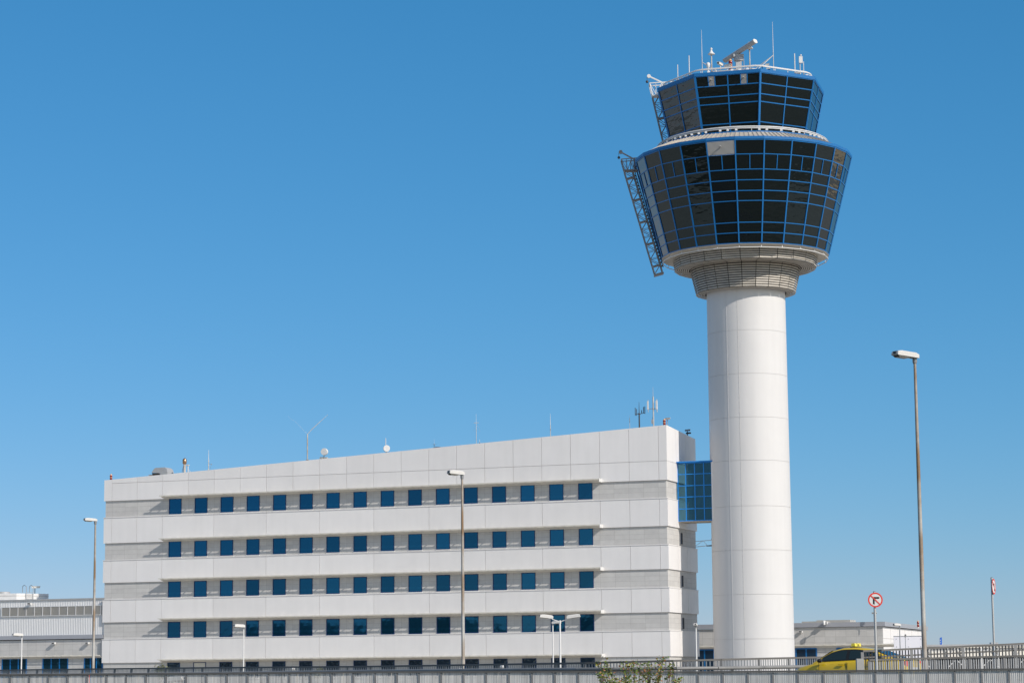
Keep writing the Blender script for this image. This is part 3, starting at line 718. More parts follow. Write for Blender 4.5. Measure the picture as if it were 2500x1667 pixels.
# radar
t = empty('surface_radar', tp(24.25, 243), 'grey bar shaped radar scanner tilted on its pedestal on the tower roof', 'radar')
MB().box(-.30,.30,-.28,.28,0,3.1).build('pedestal', M['lightgrey'], t)
MB().lathe([(.30,3.0),(.50,3.05),(.50,3.40),(.40,3.46),(.001,3.46)], 12, smooth=False).build('turntable', M['lightgrey'], t)
MB().box(-.55,.55,-.3,.3,3.46,3.74).build('gearbox', M['lightgrey'], t)
rb = MB(); ang = R(38); prof = [(x*.68, y*.68) for x, y in [(-.42,-.20),(-.2,-.32),(.25,-.32),(.5,-.1),(.5,.12),(.25,.32),(-.2,.32),(-.42,.20)]]
dirv = Vector((.72,-.69,.0)).normalized(); dirv = Vector((dirv.x*.93, dirv.y*.93, .30)).normalized()
sidev = dirv.cross(Vector((0,0,1))).normalized(); upv = sidev.cross(dirv)
ctr = Vector((.12, -.32, 4.02))
rb.prism(prof, ctr, sidev, upv, dirv, -2.15, 2.15)
rb.build('scanner', M['lightgrey'], t)
MB().prism([(p[0]*1.02, p[1]*1.02) for p in prof], ctr, sidev, upv, dirv, 2.152, 2.25).build('end_cap', M['offwhite'], t)
MB().tube([(.55,0,3.4),(.6,0,1.8),(.62,0,.0)], .04, 6).build('cable', M['grey'], t)
# small boxes
t, H = stick(30.2, 243, 66.46, 'grey rod antenna paired with a white box at the right of the tower roof', r=.07, split=.45)
t = empty('radio_unit', tp(30.75, 243), 'white radio box on a thin post near the right edge of the tower roof', 'radio unit')
MB().tube([(0,0,0),(0,0,3.0)], .05, 8).build('post', M['pole'], t)
MB().box(-.1,.28,-.15,.15,2.75,3.45).build('box', M['white'], t); MB().ball((.12,0,3.6), .1, 8, 6).build('knob', M['white'], t)
MB().bar((-.3,0,1.85),(.4,0,1.95),.05,.05).box(-.5,.1,-.2,.2,1.6,1.75).build('bracket', M['grey'], t)
stick(31.0, 242, 65.3, 'stubby rod antenna at the far right edge of the tower roof', r=.05, split=.55)
t = empty('dome_camera', tp(20.9, 241.5), 'white dome camera on a post between the left whip and the left bell', 'camera')
MB().tube([(0,0,0),(0,0,2.0)], .09, 8).build('post', M['white'], t); MB().lathe([(.09,1.9),(.2,2.1),(.22,2.35),(.14,2.5),(.001,2.52)], 14).build('dome', M['white'], t)
cctv((22.1, 240.5, 63.9), -.5, 'white box camera on the tower roof edge, left of the red beacon', h=.55, size=.8, polem='white').scale = (1.5,1.2,1.3)
cctv((22.75, 240.0, 63.6), .9, 'cream camera pointing right beside the red tower beacon', h=.55, size=.6, polem='white').scale = (1.4,1.2,1.3)
cctv((26.9, 240.0, 64.0), 1.2, 'small camera on the tower roof right of the bell sensor', h=.4, size=.4, polem='white')
for o, w_ in ((o, o.location) for o in list(col.objects) if o.name.startswith('security_camera') and o.parent is None and o.location.z > 60):
    MB().tube([(0,0,-1.2),(0,0,.02)], .05, 6).build('post', M['white'], o)

for o in col.objects:          # everything that rides on the tower stands at the tower's own distance
    if o not in before_ and o.parent is None:
        o.location = Vector(o.location)*TK-Vector((0,0,.004)); o.scale = Vector(o.scale)*TK

# ------------------------------------------------------------------ glass footbridge between office block and tower (building frame)
br = empty('glass_footbridge', (BX, BY, 0), 'blue framed glass footbridge linking the office block to the tower', 'footbridge', rz=TH)
yb, zb0, zb1 = 3.74, 17.25, 23.2; sx = [57.27, 58.12, 59.09, 60.06, 60.90]; zr_ = [17.25, 18.48, 19.71, 20.87, 22.06, 23.2]
zc_ = MB(); zd = MB()
for i in range(4):
    for j in range(5):
        q = [(sx[i], yb, zr_[j]), (sx[i+1], yb, zr_[j]), (sx[i+1], yb, zr_[j+1]), (sx[i], yb, zr_[j+1])]
        (zc_ if i == 0 else zd).add([(x, y+rnd.uniform(-.004,.004), z) for x, y, z in q], [(0,1,2,3)])
zc_.build('clear_window', M['glass_clear'], br); zd.build('window', M['glass_bridge'], br)
fr = MB()
for x in sx: fr.box(x-.05, x+.05, yb-.06, yb+.06, zb0, zb1)
for z in zr_: fr.box(sx[0]-.05, sx[-1]+.05, yb-.057, yb+.05, z-.045, z+.045)
fr.box(sx[0]-.1, sx[-1]+.6, 3.3, yb+.1, zb1+.046, zb1+.17)
fr.build('frame', M['blue_sunlit'], br)
MB().box(57.26, 61.0, yb+.06, yb+3.4, zb0-.08, zb0-.0).build('soffit', M['cream'], br)
sl = MB()
for k in range(7): sl.box(57.3, 60.9, yb+.2+k*.45, yb+.24+k*.45, zb0-.11, zb0-.083)
sl.build('soffit_batten', M['louvre'], br)
MB().box(57.26, 61.2, yb+.12, yb+3.4, zb1+.0, zb1+.12).build('roof', M['blue'], br)
MB().add([(57.26,yb+3.3,zb0),(61.0,yb+3.3,zb0),(61.0,yb+3.3,zb1),(57.26,yb+3.3,zb1)], [(0,1,2,3)]).build('back_window', M['glass_bridge'], br)
MB().box(60.96, 61.45, 3.34, yb+.3, zb0, zb1).build('cover_panel', M['panel'], br)

# ------------------------------------------------------------------ low hangar wing on the left (building frame, 3 m behind the facade plane)
lb = empty('hangar_wing', (BX, BY, 0), 'low left wing with corrugated upper wall, louvre strip and stone base', 'building', rz=TH)
OY = .2
MB().box(-40, -8.02, OY, OY+25, 0, 6.0).build('wall', M['stone_low'], lb)
MB().box(-40, -8.02, OY-.22, OY+25, 6.08, 6.52).build('fascia', M['fascia'], lb)
cg = MB(); x = -30.; pitch = .215
vs = []; xs_ = []
while x < -8.35:
    for dx, dy in ((0,0),(.07,0),(.09,-.032),(.175,-.032),(.195,0)): xs_.append((x+dx, OY-.05+dy))
    x += pitch
nx = len(xs_)
cg.add([(x, y, z) for z in (6.52, 10.42) for x, y in xs_], [(i, i+1, nx+i+1, nx+i) for i in range(nx-1)])
cg.build('corrugated_wall', M['corr'], lb)
MB().box(-40, -8.02, OY-.02, OY+25, 6.525, 10.41).build('upper_wall', M['corr'], lb)
MB().box(-40, -8.02, OY-.2, OY+.3, 10.42, 10.56).build('coping', M['lightgrey'], lb)
lv = MB(); 
for k in range(14): lv.add([(-21.1, OY-.16, 8.76+k*.068), (-8.3, OY-.16, 8.76+k*.068), (-8.3, OY-.21, 8.73+k*.068), (-21.1, OY-.21, 8.73+k*.068)], [(0,1,2,3)])
lv.box(-21.1, -8.3, OY-.145, OY-.13, 8.75, 9.68)
lo_ = lv.build('louvre_strip', M['louvgrey'], lb)
fr = MB()
fr.box(-21.15, -8.3, OY-.24, OY-.12, 9.68, 9.73); fr.box(-21.15, -8.3, OY-.24, OY-.12, 8.66, 8.72)
x = -21.1
while x < -8.3: fr.box(x-.03, x+.03, OY-.235, OY-.12, 8.72, 9.68); x += 1.06
fr.build('frame', M['corr'], lo_)
sunshade(4.12, -40, -8.25, lb, y0=OY, d=.6, plate=False)
for x0, x1 in ((-20.99,-17.86),(-15.73,-12.57),(-10.44,-8.2),(-26.3,-23.1)):
    wo = MB().add([(x0,OY-.02,1.2),(x1,OY-.02,1.2),(x1,OY-.02,4.0),(x0,OY-.02,4.0)], [(0,1,2,3)]).build('window', M['glass_bridge'], lb)
    f_ = MB()
    for k in range(4): xx = x0+(x1-x0)*k/3; f_.box(xx-.06, xx+.06, OY-.06, OY+.0, 1.2, 4.0)
    for z in (1.2, 1.95, 3.98): f_.box(x0+.06, x1-.06, OY-.055, OY-.001, z-.05, z+.05)
    f_.build('frame', M['blue'], wo)
def wallcam(s, y, z, label, yaw=0., sc=.85):
    t = empty('wall_floodlight', W(s, y, z), label, 'floodlight', 'white floodlights on the low wings', rz=TH+yaw)
    MB().box(-.24,.24,-.5,-.12,-.05,.2).build('housing', M['white'], t); MB().box(-.19,.15,-.51,-.503,-.0,.15).build('lens', M['dark'], t)
    MB().box(-.06,.06,-.12,0,.0,.12).build('bracket', M['white'], t); t.scale = (sc,)*3
    return t
wallcam(-17.37, OY-.12, 10.0, 'small floodlight under the coping above the corrugated wall')
wallcam(-14.27, OY, 5.57, 'floodlight on the stone wall midway between the left lamp posts')
wallcam(-10.0, OY, 5.53, 'floodlight on the stone wall close to the tall left lamp post')
# rooftop plant box with ladder
t = empty('rooftop_plant_room', (0, 0, 0), 'cream plant room with a caged ladder on the roof of the left wing', 'plant room')
pr = MB(); A0, A1, A2 = Vector((-56.74, 270, 0)), Vector((-53.6, 272.6, 0)), Vector((-64, 271.2, 0))
A3 = A1+(A2-A0)
pr.add([(p.x, p.y, z) for z in (9.8, 11.38) for p in (A0, A1, A3, A2)], [(0,1,5,4),(1,2,6,5),(2,3,7,6),(3,0,4,7),(4,5,6,7)])
pr.build('wall', M['white'], t)
pr = MB(); e1 = (A1-A0).normalized(); e2 = (A2-A0).normalized()
nrm1 = Vector((e1.y, -e1.x, 0)); nrm2 = Vector((-e2.y, e2.x, 0))
if nrm2.y > 0: nrm2 = -nrm2
pr.bar(A0+nrm1*.01+Vector((0,0,11.1)), A1+nrm1*.01+Vector((0,0,11.1)), .03, .03); pr.bar(A0+nrm2*.01+Vector((0,0,11.1)), A2+nrm2*.01+Vector((0,0,11.1)), .03, .03)
pr.build('joint', M['joint'], t)
ld = MB(); lp = A0+e1*1.15+nrm1*.15
for o_ in (0., .55): 
    q = lp+e1*(o_*1.6); ld.tube([q+Vector((0,0,10.2)), q+Vector((0,0,12.15)), q-nrm1*.5+Vector((0,0,12.35)), q-nrm1*.9+Vector((0,0,12.2)), q-nrm1*.9+Vector((0,0,11.5))], .035, 6)
for k in range(6): ld.bar(lp+Vector((0,0,10.4+k*.22)), lp+e1*.88+Vector((0,0,10.4+k*.22)), .03, .03)
ld.build('ladder', M['grey'], t)
MB().lathe([(.75,11.4),(.75,11.62),(.001,11.66)], 18, (-58.6, 271.8, 0)).build('vent_cap', M['lightgrey'], t)
cctv((-55.1, 272.2, 11.25), 1.6, 'cream camera on a stalk above the rooftop plant room', h=.6, size=.7, polem='darkmetal').scale = (1.3,)*3

# ------------------------------------------------------------------ low wing on the right, behind the tower
ra = empty('stone_wing', (BX, BY, 0), 'low stone clad wing with grey fascia behind the tower foot', 'building', rz=TH)
OR = 25.
MB().box(48, 74.0, OR, OR+.5, 0, 6.5).box(48, 60, OR+.5, OR+20, 0, 6.4).build('wall', M['stone_low'], ra)
MB().box(47.9, 74.3, OR-.2, OR+.6, 6.53, 7.02).build('fascia', M['fascia'], ra)
e_ = Vector((.22, 1, 0)).normalized()
# lit flank, slightly splayed
fl = MB(); a_, b_ = Vector((74.03, OR+.0, 0)), Vector((73.2, OR+31, 0))
fl.obox((74.02, OR+.02, 0), (-.03,1,0), (-1,0,0), (0,0,1), (0,31), (0,10), (0,6.45)); fl.build('side_wall', M['panel'], ra)
fl = MB(); fl.obox((74.3, OR+.62, 0), (-.03,1,0), (-1,0,0), (0,0,1), (0,30.6), (0,11), (6.53,7.0)); fl.build('side_fascia', M['fascia'], ra)
jn = MB()
for z in (5.2, 3.6): jn.obox((74.03, OR+.02, z), (-.03,1,0), (-1,0,0), (0,0,1), (0,31), (0,.05), (0,.04))
for k in range(1, 6): jn.obox((74.03-.03*k*5, OR+.02+k*5, 0), (0,1,0), (-1,0,0), (0,0,1), (0,.05), (0,.05), (0,6.4))
jn.build('joint', M['joint'], ra)
MB().box(64.8, 67.5, OR+1, OR+3, 6.9, 7.2).box(66, 69.8, OR+3, OR+6, 6.9, 7.35).build('roof_step', M['concrete'], ra)
sunshade(4.48, 48, 75.6, ra, y0=OR, d=.5, plate=False)
for x0, x1 in ((52.8,54.98),(64.3,66.6),(68.9,71.3)):
    wo = MB().add([(x0,OR-.02,1.2),(x1,OR-.02,1.2),(x1,OR-.02,4.25),(x0,OR-.02,4.25)], [(0,1,2,3)]).build('window', M['glass_low'], ra)
    f_ = MB()
    for k in range(3): xx = x0+(x1-x0)*k/2; f_.box(xx-.07, xx+.07, OR-.06, OR+.0, 1.2, 4.25)
    for z in (1.2, 4.22): f_.box(x0+.07, x1-.07, OR-.055, OR-.001, z-.07, z+.07)
    f_.build('frame', M['blue'], wo)
wallcam(64.95, OR, 6.0, 'floodlight on the stone wall right beside the tower column')
t = wallcam(67.8, OR-.2, 6.9, 'long arm spotlight standing out from the fascia right of the tower', sc=1.0)
MB().tube([(0,0,0),(0,-.9,.12)], .05, 6).lathe([(.12,-.25),(.16,.2),(.001,.22)], 10, (0,-1.,.1)).build('arm', M['white'], t)
s_ = Vector((0,0,0)); b4 = beacon(0,0,0, 'red beacon on the roof at the far right end of the stone wing', h=1.0)
p = at(2241.5, 1530, 262.); b4.location = p-Vector((0,0,.1)); b4.scale = (.85,)*3
t = cctv(at(2134, 1517, 258), .8, 'white camera on a thin mast behind the no right turn sign', h=.85, size=.55)
# ------------------------------------------------------------------ terminal far right, blue pylon, pale board
tb = empty('terminal_building', at(2262, 1640, 300), 'long low cream and grey terminal with white struts at the far right', 'building')
p0 = at(2240, 1573, 300); p1 = at(2560, 1570.3, 300); d_ = (p1-p0); d_.z = 0; L = d_.length; d_.normalize(); nn = Vector((d_.y, -d_.x, 0))
org = Vector((p0.x, p0.y, 0))-tb.location
zr0 = p0.z
def tbx(name, mt, a, b_, c, parent=tb): return MB().obox(org, d_, -nn, (0,0,1), a, b_, c).build(name, M[mt], parent)
tbx('wall', 'termgrey', (0,L), (0,18), (zr0-1.65,zr0-.26))
tbx('undercroft', 'dark', (0,L), (.6,17), (-.5,zr0-1.651))  # solid near-black block stands in for the shade under the terminal
tbx('roof', 'lightgrey', (-.3,L+.3), (-.4,18), (zr0-.25,zr0))
tbx('fascia', 'termcream', (0,L), (-.3,.3), (zr0-.43,zr0-.27))
tbx('base_wall', 'termcream', (0,L), (-.25,-.003), (zr0-1.66,zr0-.86))
st = MB()
for k in range(8):
    x = 1.5+k*2.15; st.obox(org, d_, -nn, (0,0,1), (x-.08,x+.08), (-.5,-.3), (-.4,zr0-.44))
    s1_ = 1 if k % 2 else -1
    st.bar(org+d_*(x)+nn*.42+Vector((0,0,zr0-1.6)), org+d_*(x+s1_*.95)+nn*.42+Vector((0,0,zr0-.5)), .14, .1)
    st.bar(org+d_*(x)+nn*.42+Vector((0,0,zr0-2.9)), org+d_*(x+s1_*.95)+nn*.42+Vector((0,0,zr0-2.0)), .12, .1)
st.build('strut', M['white'], tb)
tbx('roof_unit', 'lightgrey', (9.4,10.3), (.5,1.5), (zr0,zr0+.22))
p = at(2297, 1580, 345); q = at(2297, 1554.5, 345)
t = empty('blue_pylon', (p.x, p.y, 0), 'slim blue sign pylon with white marks rising behind the terminal roof', 'pylon')
pm = MB(); pm.add([(-.18,-.15,0),(.10,-.15,0),(.10,.15,0),(-.18,.15,0),(-.10,-.15,q.z-.1),(.17,-.15,q.z),(.17,.15,q.z),(-.10,.15,q.z-.1)], [(0,1,5,4),(1,2,6,5),(2,3,7,6),(3,0,4,7),(4,5,6,7)])
pm.build('panel', M['banner'], t)
mk = MB()
for f in (.82,.88,.93): mk.box(-.085,-.01,-.162,-.156,q.z*f-.06,q.z*f+.08)
mk.build('mark', M['white'], t); MB().box(.2,.29,-.12,.12,0,q.z-.9).build('post', M['lilac'], t)
a_ = at(2182, 1553, 225); b_ = at(2256, 1553, 225)
t = empty('pale_board', (a_.x, a_.y, 0), 'plain pale lilac board with small bolts left of the tall right lamp post', 'board')
wv = b_.x-a_.x
MB().box(0, wv, 0, .12, .1, a_.z).build('sheet', M['lilac'], t)
MB().box(-.02, wv+.02, -.03, .15, a_.z+.002, a_.z+.06).build('cap', M['grey'], t)
bl = MB()
for fx in (.08,.48,.88):
    for z in (a_.z-.24, a_.z-.97): bl.obox((wv*fx, -.02, z), (1,0,0), (0,1,0), (0,0,1), (-.035,.035), (0,.019), (-.035,.035))
bl.build('bolt', M['grey'], t)

# ------------------------------------------------------------------ lamp posts
def lamp(px, ytop, Y, label, hl=.85, yaw=R(215), r0=.09, r1=.05, gz=0., matl='pole', arms=None, under=True, hh=.17, name='lamp_post', group='street lamps'):
    top = at(px, ytop, Y); H = top.z-gz
    if Y > 190: hh = hl*.25
    t = empty(name, (top.x, top.y, gz), label, 'street lamp', group)
    MB().tube([(0,0,0),(0,0,H*.62),(0,0,H-.12)], [r0, r0*.45+r1*.55, r1], 12).build('pole', M[matl], t)
    def head(yw, off, z, tilt=.05):
        f = Vector((math.cos(yw), math.sin(yw), tilt)).normalized(); s = f.cross(Vector((0,0,1))).normalized(); u_ = s.cross(f)
        o = f*off+Vector((0,0,z)); w = hl*.17
        pf = [(0-.06,.0),(0-.06,hh*.75),(.05*hl,hh),(.75*hl,hh),(.97*hl,hh*.8),(hl,hh*.2),(hl*.97,0.)]
        b = MB(); nP = len(pf)
        vs = []
        for k, sc in ((-1,.72),(-.72,1),(.72,1),(1,.72)):
            vs += [o+f*x+u_*(y if y < hh*.5 else hh*.5+(y-hh*.5)*(1 if abs(k) < 1 else .55))+s*(w*k) for x, y in pf]
        fs = [tuple(range(nP)), tuple(range(3*nP, 4*nP))[::-1]]
        for j in range(3):
            for i in range(nP):
                i2 = (i+1) % nP; fs.append((j*nP+i, (j+1)*nP+i, (j+1)*nP+i2, j*nP+i2))
        b.add(vs, fs); ho = b.build('head', M['lamphead'], t)
        ln = MB(); pts = [(.28*hl,-.004),(.96*hl,-.004),(.86*hl,-.055),(.42*hl,-.055)]
        ln.prism(pts, o, f, u_, s, -w*.8, w*.8); ln.build('lens', M['lens'], ho)
        MB().obox(o, f, s, u_, (hl*1.0,hl*1.02), (-w*.5,w*.3), (hh*.25,hh*.7)).build('end_cap', M['darkmetal'], ho)
    if arms:
        for yw in arms:
            d = Vector((math.cos(yw), math.sin(yw), 0))
            MB().tube([(0,0,H-.25), tuple(d*.75+Vector((0,0,H-.02)))], .035, 8).build('arm', M[matl], t)
            head(yw, .72, H-.06, .12)
    else:
        MB().lathe([(r1+.01,H-.2),(r1+.03,H-.15),(r1+.03,H-.0)], 10).build('socket', M['grey'], t)
        head(yaw, 0, H-.02)
    return t
lamp(2233, 873, 76, 'tallest lamp post, rust streaked, right of the no right turn sign', gz=.5, matl='rustpole', r0=.085, r1=.045, hl=.9)
lamp(1128, 1158, 103, 'rust streaked tall lamp post in front of the middle of the office block', gz=.5, matl='rustpole', r0=.085, r1=.045, hl=.72)
lamp(233, 1271, 134, 'rust streaked tall lamp post before the left end of the office block', gz=0, matl='rustpole', r0=.088, r1=.05, hl=.70, hh=.15)
lamp(53.5, 1551, 230, 'short white lamp post in front of the windows of the left wing', hl=.95, r0=.07, r1=.055, matl='white')
lamp(595, 1530, 225, 'short white lamp post standing alone before the lower left office windows', hl=1.05, r0=.07, r1=.055, matl='white')
lamp(1367, 1510, 212, 'white lamp post with two heads on a Y of arms', arms=[R(190), R(-10)], hl=1.15, r0=.09, r1=.07, matl='white')
lamp(1349.5, 1521, 226, 'white lamp post close behind the two headed one, its head turned right', hl=.85, r0=.07, r1=.055, yaw=R(-20), matl='white')
lamp(1699, 1527, 215, 'white lamp post by the shaded end wall of the office block', hl=.9, r0=.07, r1=.055, yaw=R(262), matl='white')
lamp(2196, 1526, 205, 'thin dark stemmed lamp standing before the pale board, the taller of two', hl=.7, r0=.05, r1=.04, matl='grey')
lamp(2210, 1550, 215, 'thin lamp with a small head before the pale board, the shorter of two', hl=.45, r0=.04, r1=.03, yaw=R(265), matl='grey')
lamp(416, 1660, 82, 'lamp head poking up at the bottom edge in front of the near fence', hl=.62, r0=.07, r1=.05, gz=-3.5, yaw=R(-35), matl='pole', hh=.15)
for px, py, Y, lb_ in ((715,1632,205,'white globe bollard light near the fifth ground floor window'),(1226,1626.5,205,'white mushroom bollard light right of the middle lamp post'),(1124,1634,203,'low white bollard light at the foot of the middle lamp post')):
    p = at(px, py, Y); t = empty('bollard_light', (p.x, p.y, 0), lb_, 'bollard light', 'bollard lights in front of the office block')
    MB().tube([(0,0,0),(0,0,p.z-.1)], .05, 8).build('post', M['white'], t); MB().lathe([(.001,p.z+.16),(.14,p.z+.12),(.19,p.z),(.12,p.z-.12),(.001,p.z-.13)], 14).build('globe', M['white'], t)

# ------------------------------------------------------------------ roads and fences
def poly(pts):            # (px, depth, z) -> world
    return [Vector(((px-1250)/F*Y*math.cos(0), Y, z)) for px, Y, z in pts]
def resample(pts, step):
    out, acc = [pts[0].copy()], 0.
    need = step
    for a, b in zip(pts[:-1], pts[1:]):
        L = (b-a).length; pos = 0.
        while L-pos >= need:
            pos += need; out.append(a.lerp(b, pos/L)); need = step
        need -= (L-pos)
    return out
def hz(px): return 1645.5-.0094*(px-1257)
def zt(px, py, Y): return EYE+(hz(px)-py)/F*Y
def fpts(lst): return [Vector(((px-1250)/F*Y, Y, zt(px, py, Y))) for px, py, Y in lst]
SD = Vector((.94,.35,0))
def fence(name, pts, bay, pitch, wfun, h, label, railw=.09, railh=.055, low=.16, postw=.055, plate=SD, slatm='slat', postm='galv', railm='railing', rails=(), group='roadside railings', gap=.06, pth=.008, postd=.05):
    nodes = resample(pts, bay); c0 = nodes[0]
    t = empty(name, (c0.x, c0.y, c0.z-h), label, 'railing', group)
    L = [p-t.location for p in nodes]
    r_ = MB()
    for a, b in zip(L[:-1], L[1:]): r_.bar(a-Vector((0,0,railh/2)), b-Vector((0,0,railh/2)), railw, railh)
    r_.build('top_rail', M[railm], t)
    for dz, hh_ in rails:
        q = MB()
        for a, b in zip(L[:-1], L[1:]): q.bar(a-Vector((0,0,dz)), b-Vector((0,0,dz)), .035, hh_)
        q.build('lower_rail', M[railm], t)
    for p in L:
        m_ = MB(); d = Vector((1,0,0))
        m_.obox(p-Vector((0,0,h)), (plate*.6+Vector((.3,-.1,0))).normalized(), (plate.cross(Vector((0,0,1)))).normalized(), (0,0,1), (-postw/2,postw/2), (-postd/2,postd/2), (0,h-railh-.002))
        m_.build('post', M[postm], t)
    for a, b in zip(L[:-1], L[1:]):
        m_ = MB(); nS = max(3, int(round((b-a).length/pitch))); q = plate.cross(Vector((0,0,1)))
        for k in range(1, nS):
            p = a.lerp(b, k/nS); wx = wfun((p+t.location).x, (p+t.location).y)
            m_.obox(p, plate, q, (0,0,1), (-wx/2,wx/2), (-pth/2,pth/2), (-h+low, -railh-.004))
        m_.build('slat_panel', M[slatm], t)
    return t
def wR(x, y):
    px = 1250+x/y*F; f = min(1, max(0, (px-850)/750)); return .030+(.050-.030)*f
def yR(px): return 170.4/((px-1250)/F+2.27)
Rp = fpts([(px, py, yR(px)) for px, py in ((-60,1645),(150,1643.5),(510,1641),(880,1637.8),(1140,1637),(1400,1636.6),(1700,1637.5),(2120,1634.3),(2700,1628))])
fence('slatted_fence', Rp, .79, .0545, wR, 1.1, 'nearest pale slatted steel fence running along the whole bottom edge', low=.1, gap=.05, plate=Vector((.985,-.17,0)), postm='post')
def yF(px):       # straight run of the far railing up to its bend
    k = (px-1250)/F; return (4.8+.7197*89)/(k+.7197)
fl_ = [(-40,1635),(90,1632.5),(510,1627.5),(880,1624.7),(1230,1619),(1560,1612.5)]
Fp = fpts([(px, py, yF(px)) for px, py in fl_[:-1]]+[(1400,1616.3,yF(1400)),(1480,1614.3,yF(1480)+.5),(1560,1612.3,90.5),(1640,1610.3,89.9),(1740,1607.8,90.2),(1850,1605,91.6),(2100,1600,97)])
fence('road_railing', Fp, 1.93, .148, lambda x, y: .040, 1.15, 'grey railing with upright bars on the far side of the road, passing behind the taxi', plate=Vector((.985,-.17,0)), pth=.012, railw=.07, railh=.075, postw=.09, slatm='grey', postm='post')
gr_ = MB(); Gp = fpts([(px, py, yF(px)-1.3) for px, py in ((-40,1648.5),(510,1644),(880,1639),(1230,1635.5),(1400,1634.4))]+[(1480,1634,yF(1480)-.8),(1560,1633.4,89.2),(1640,1632.6,88.6),(1740,1631.5,88.9),(1850,1629.8,90.3),(2100,1625.5,95.5)])
for a, b in zip(Gp[:-1], Gp[1:]): gr_.tube([a+Vector((0,0,.02)), b+Vector((0,0,.02))], .07, 10)
t = empty('guard_rail', Gp[0]-Vector((0,0,.75)), 'thick grey tubular guard rail at the foot of the far road railing', 'guard rail')
o = gr_.build('beam', M['beam'], t); o.location = -t.location
for p in resample(Gp, 4.0):
    o = MB().box(p.x-.05, p.x+.05, p.y+.08, p.y+.18, p.z-.75, p.z+.05).build('post', M['galv'], t); o.location = -t.location
F4 = fpts([(2106,1608.5,74.5),(2250,1604.5,75),(2400,1600.8,75),(2700,1593,75)])
fence('slatted_railing', F4, 1.1, .073, lambda x, y: .036, .95, 'middle slatted railing right of the taxi, its rail level with the boot', railh=.06, postw=.08, low=.05, slatm='grey', postm='post')
F3 = fpts([(2091,1587.5,77),(2250,1580,78),(2400,1573.5,78.5),(2700,1558,79.5)])
fence('barred_railing', F3, 1.87, .117, lambda x, y: .05, 1.15, 'tallest dark barred railing behind the middle slatted one, crossing the back of the taxi', plate=Vector((-.3,.95,0)), slatm='darkmetal', postm='post', rails=((.235,.05),), railh=.06, postw=.10, low=.02, pth=.02, postd=.10)  # bars painted near-black, their shaded look put into the colour
# concrete end block at the head of the two right railings
p = at(2088, 1607, 76.5); q = at(2106, 1607, 76.5)
o = MB().prism([(0,0),(p.z+.9,0),(p.z+.9,q.x-p.x-.03),(p.z+.85,q.x-p.x),(0,q.x-p.x)], (0,0,0), (0,0,1), (1,0,0), (0,1,0), -.12, .12).build('end_block', M['concrete'])
o.location = (p.x, p.y-.2, -.9); tag(o, 'pale concrete end block in front of the taxi rear door', 'end block')
p = at(218.5, 1646, 92); o = MB().tube([(0,0,-.9),(0,0,0)], .022, 8).build('marker_post', M['signred'], None, tuple(p)); tag(o, 'thin red marker post behind the near fence, left of the tall left lamp', 'marker post')
# road decks
def deck(name, A, B, z_off, thick, mt):
    n_ = len(A); d = MB()
    vs = [(p.x, p.y, z_off) for p in A]+[(p.x, p.y, z_off) for p in B]+[(p.x, p.y, z_off-thick) for p in A]+[(p.x, p.y, z_off-thick) for p in B]
    fs = []
    for i in range(n_-1):
        fs += [(i, i+1, n_+i+1, n_+i), (2*n_+i, 3*n_+i, 3*n_+i+1, 2*n_+i+1), (i, 2*n_+i, 2*n_+i+1, i+1), (n_+i, n_+i+1, 3*n_+i+1, 3*n_+i)]
    fs += [(0, n_, 3*n_, 2*n_), (n_-1, 3*n_-1, 4*n_-1, 2*n_-1)]
    d.add(vs, fs); return tag(d.build(name, M[mt]), kind='structure')
nA = 24
def interp(pts, n_):
    tot = [0]
    for a, b in zip(pts[:-1], pts[1:]): tot.append(tot[-1]+(b-a).length)
    out = []
    for k in range(n_):
        s = tot[-1]*k/(n_-1); i = max(j for j in range(len(pts)) if tot[j] <= s+1e-9); i = min(i, len(pts)-2)
        out.append(pts[i].lerp(pts[i+1], (s-tot[i])/(tot[i+1]-tot[i])))
    return out
Ra = interp(Rp, nA); Fa = interp(Fp+[Vector((34,104,2.4))], nA)
deck('road', [p-Vector((.0,.3,0)) for p in Ra], [p+Vector((.3,.5,0)) for p in Fa], 1.08, 1.2, 'asphalt')
kb = MB()
for a, b in zip(Fa[:-1], Fa[1:]): kb.bar(Vector((a.x,a.y,1.15))-Vector((.1,.3,0)), Vector((b.x,b.y,1.15))-Vector((.1,.3,0)), .4, .14)
tag(kb.build('kerb', M['concrete']), kind='structure')

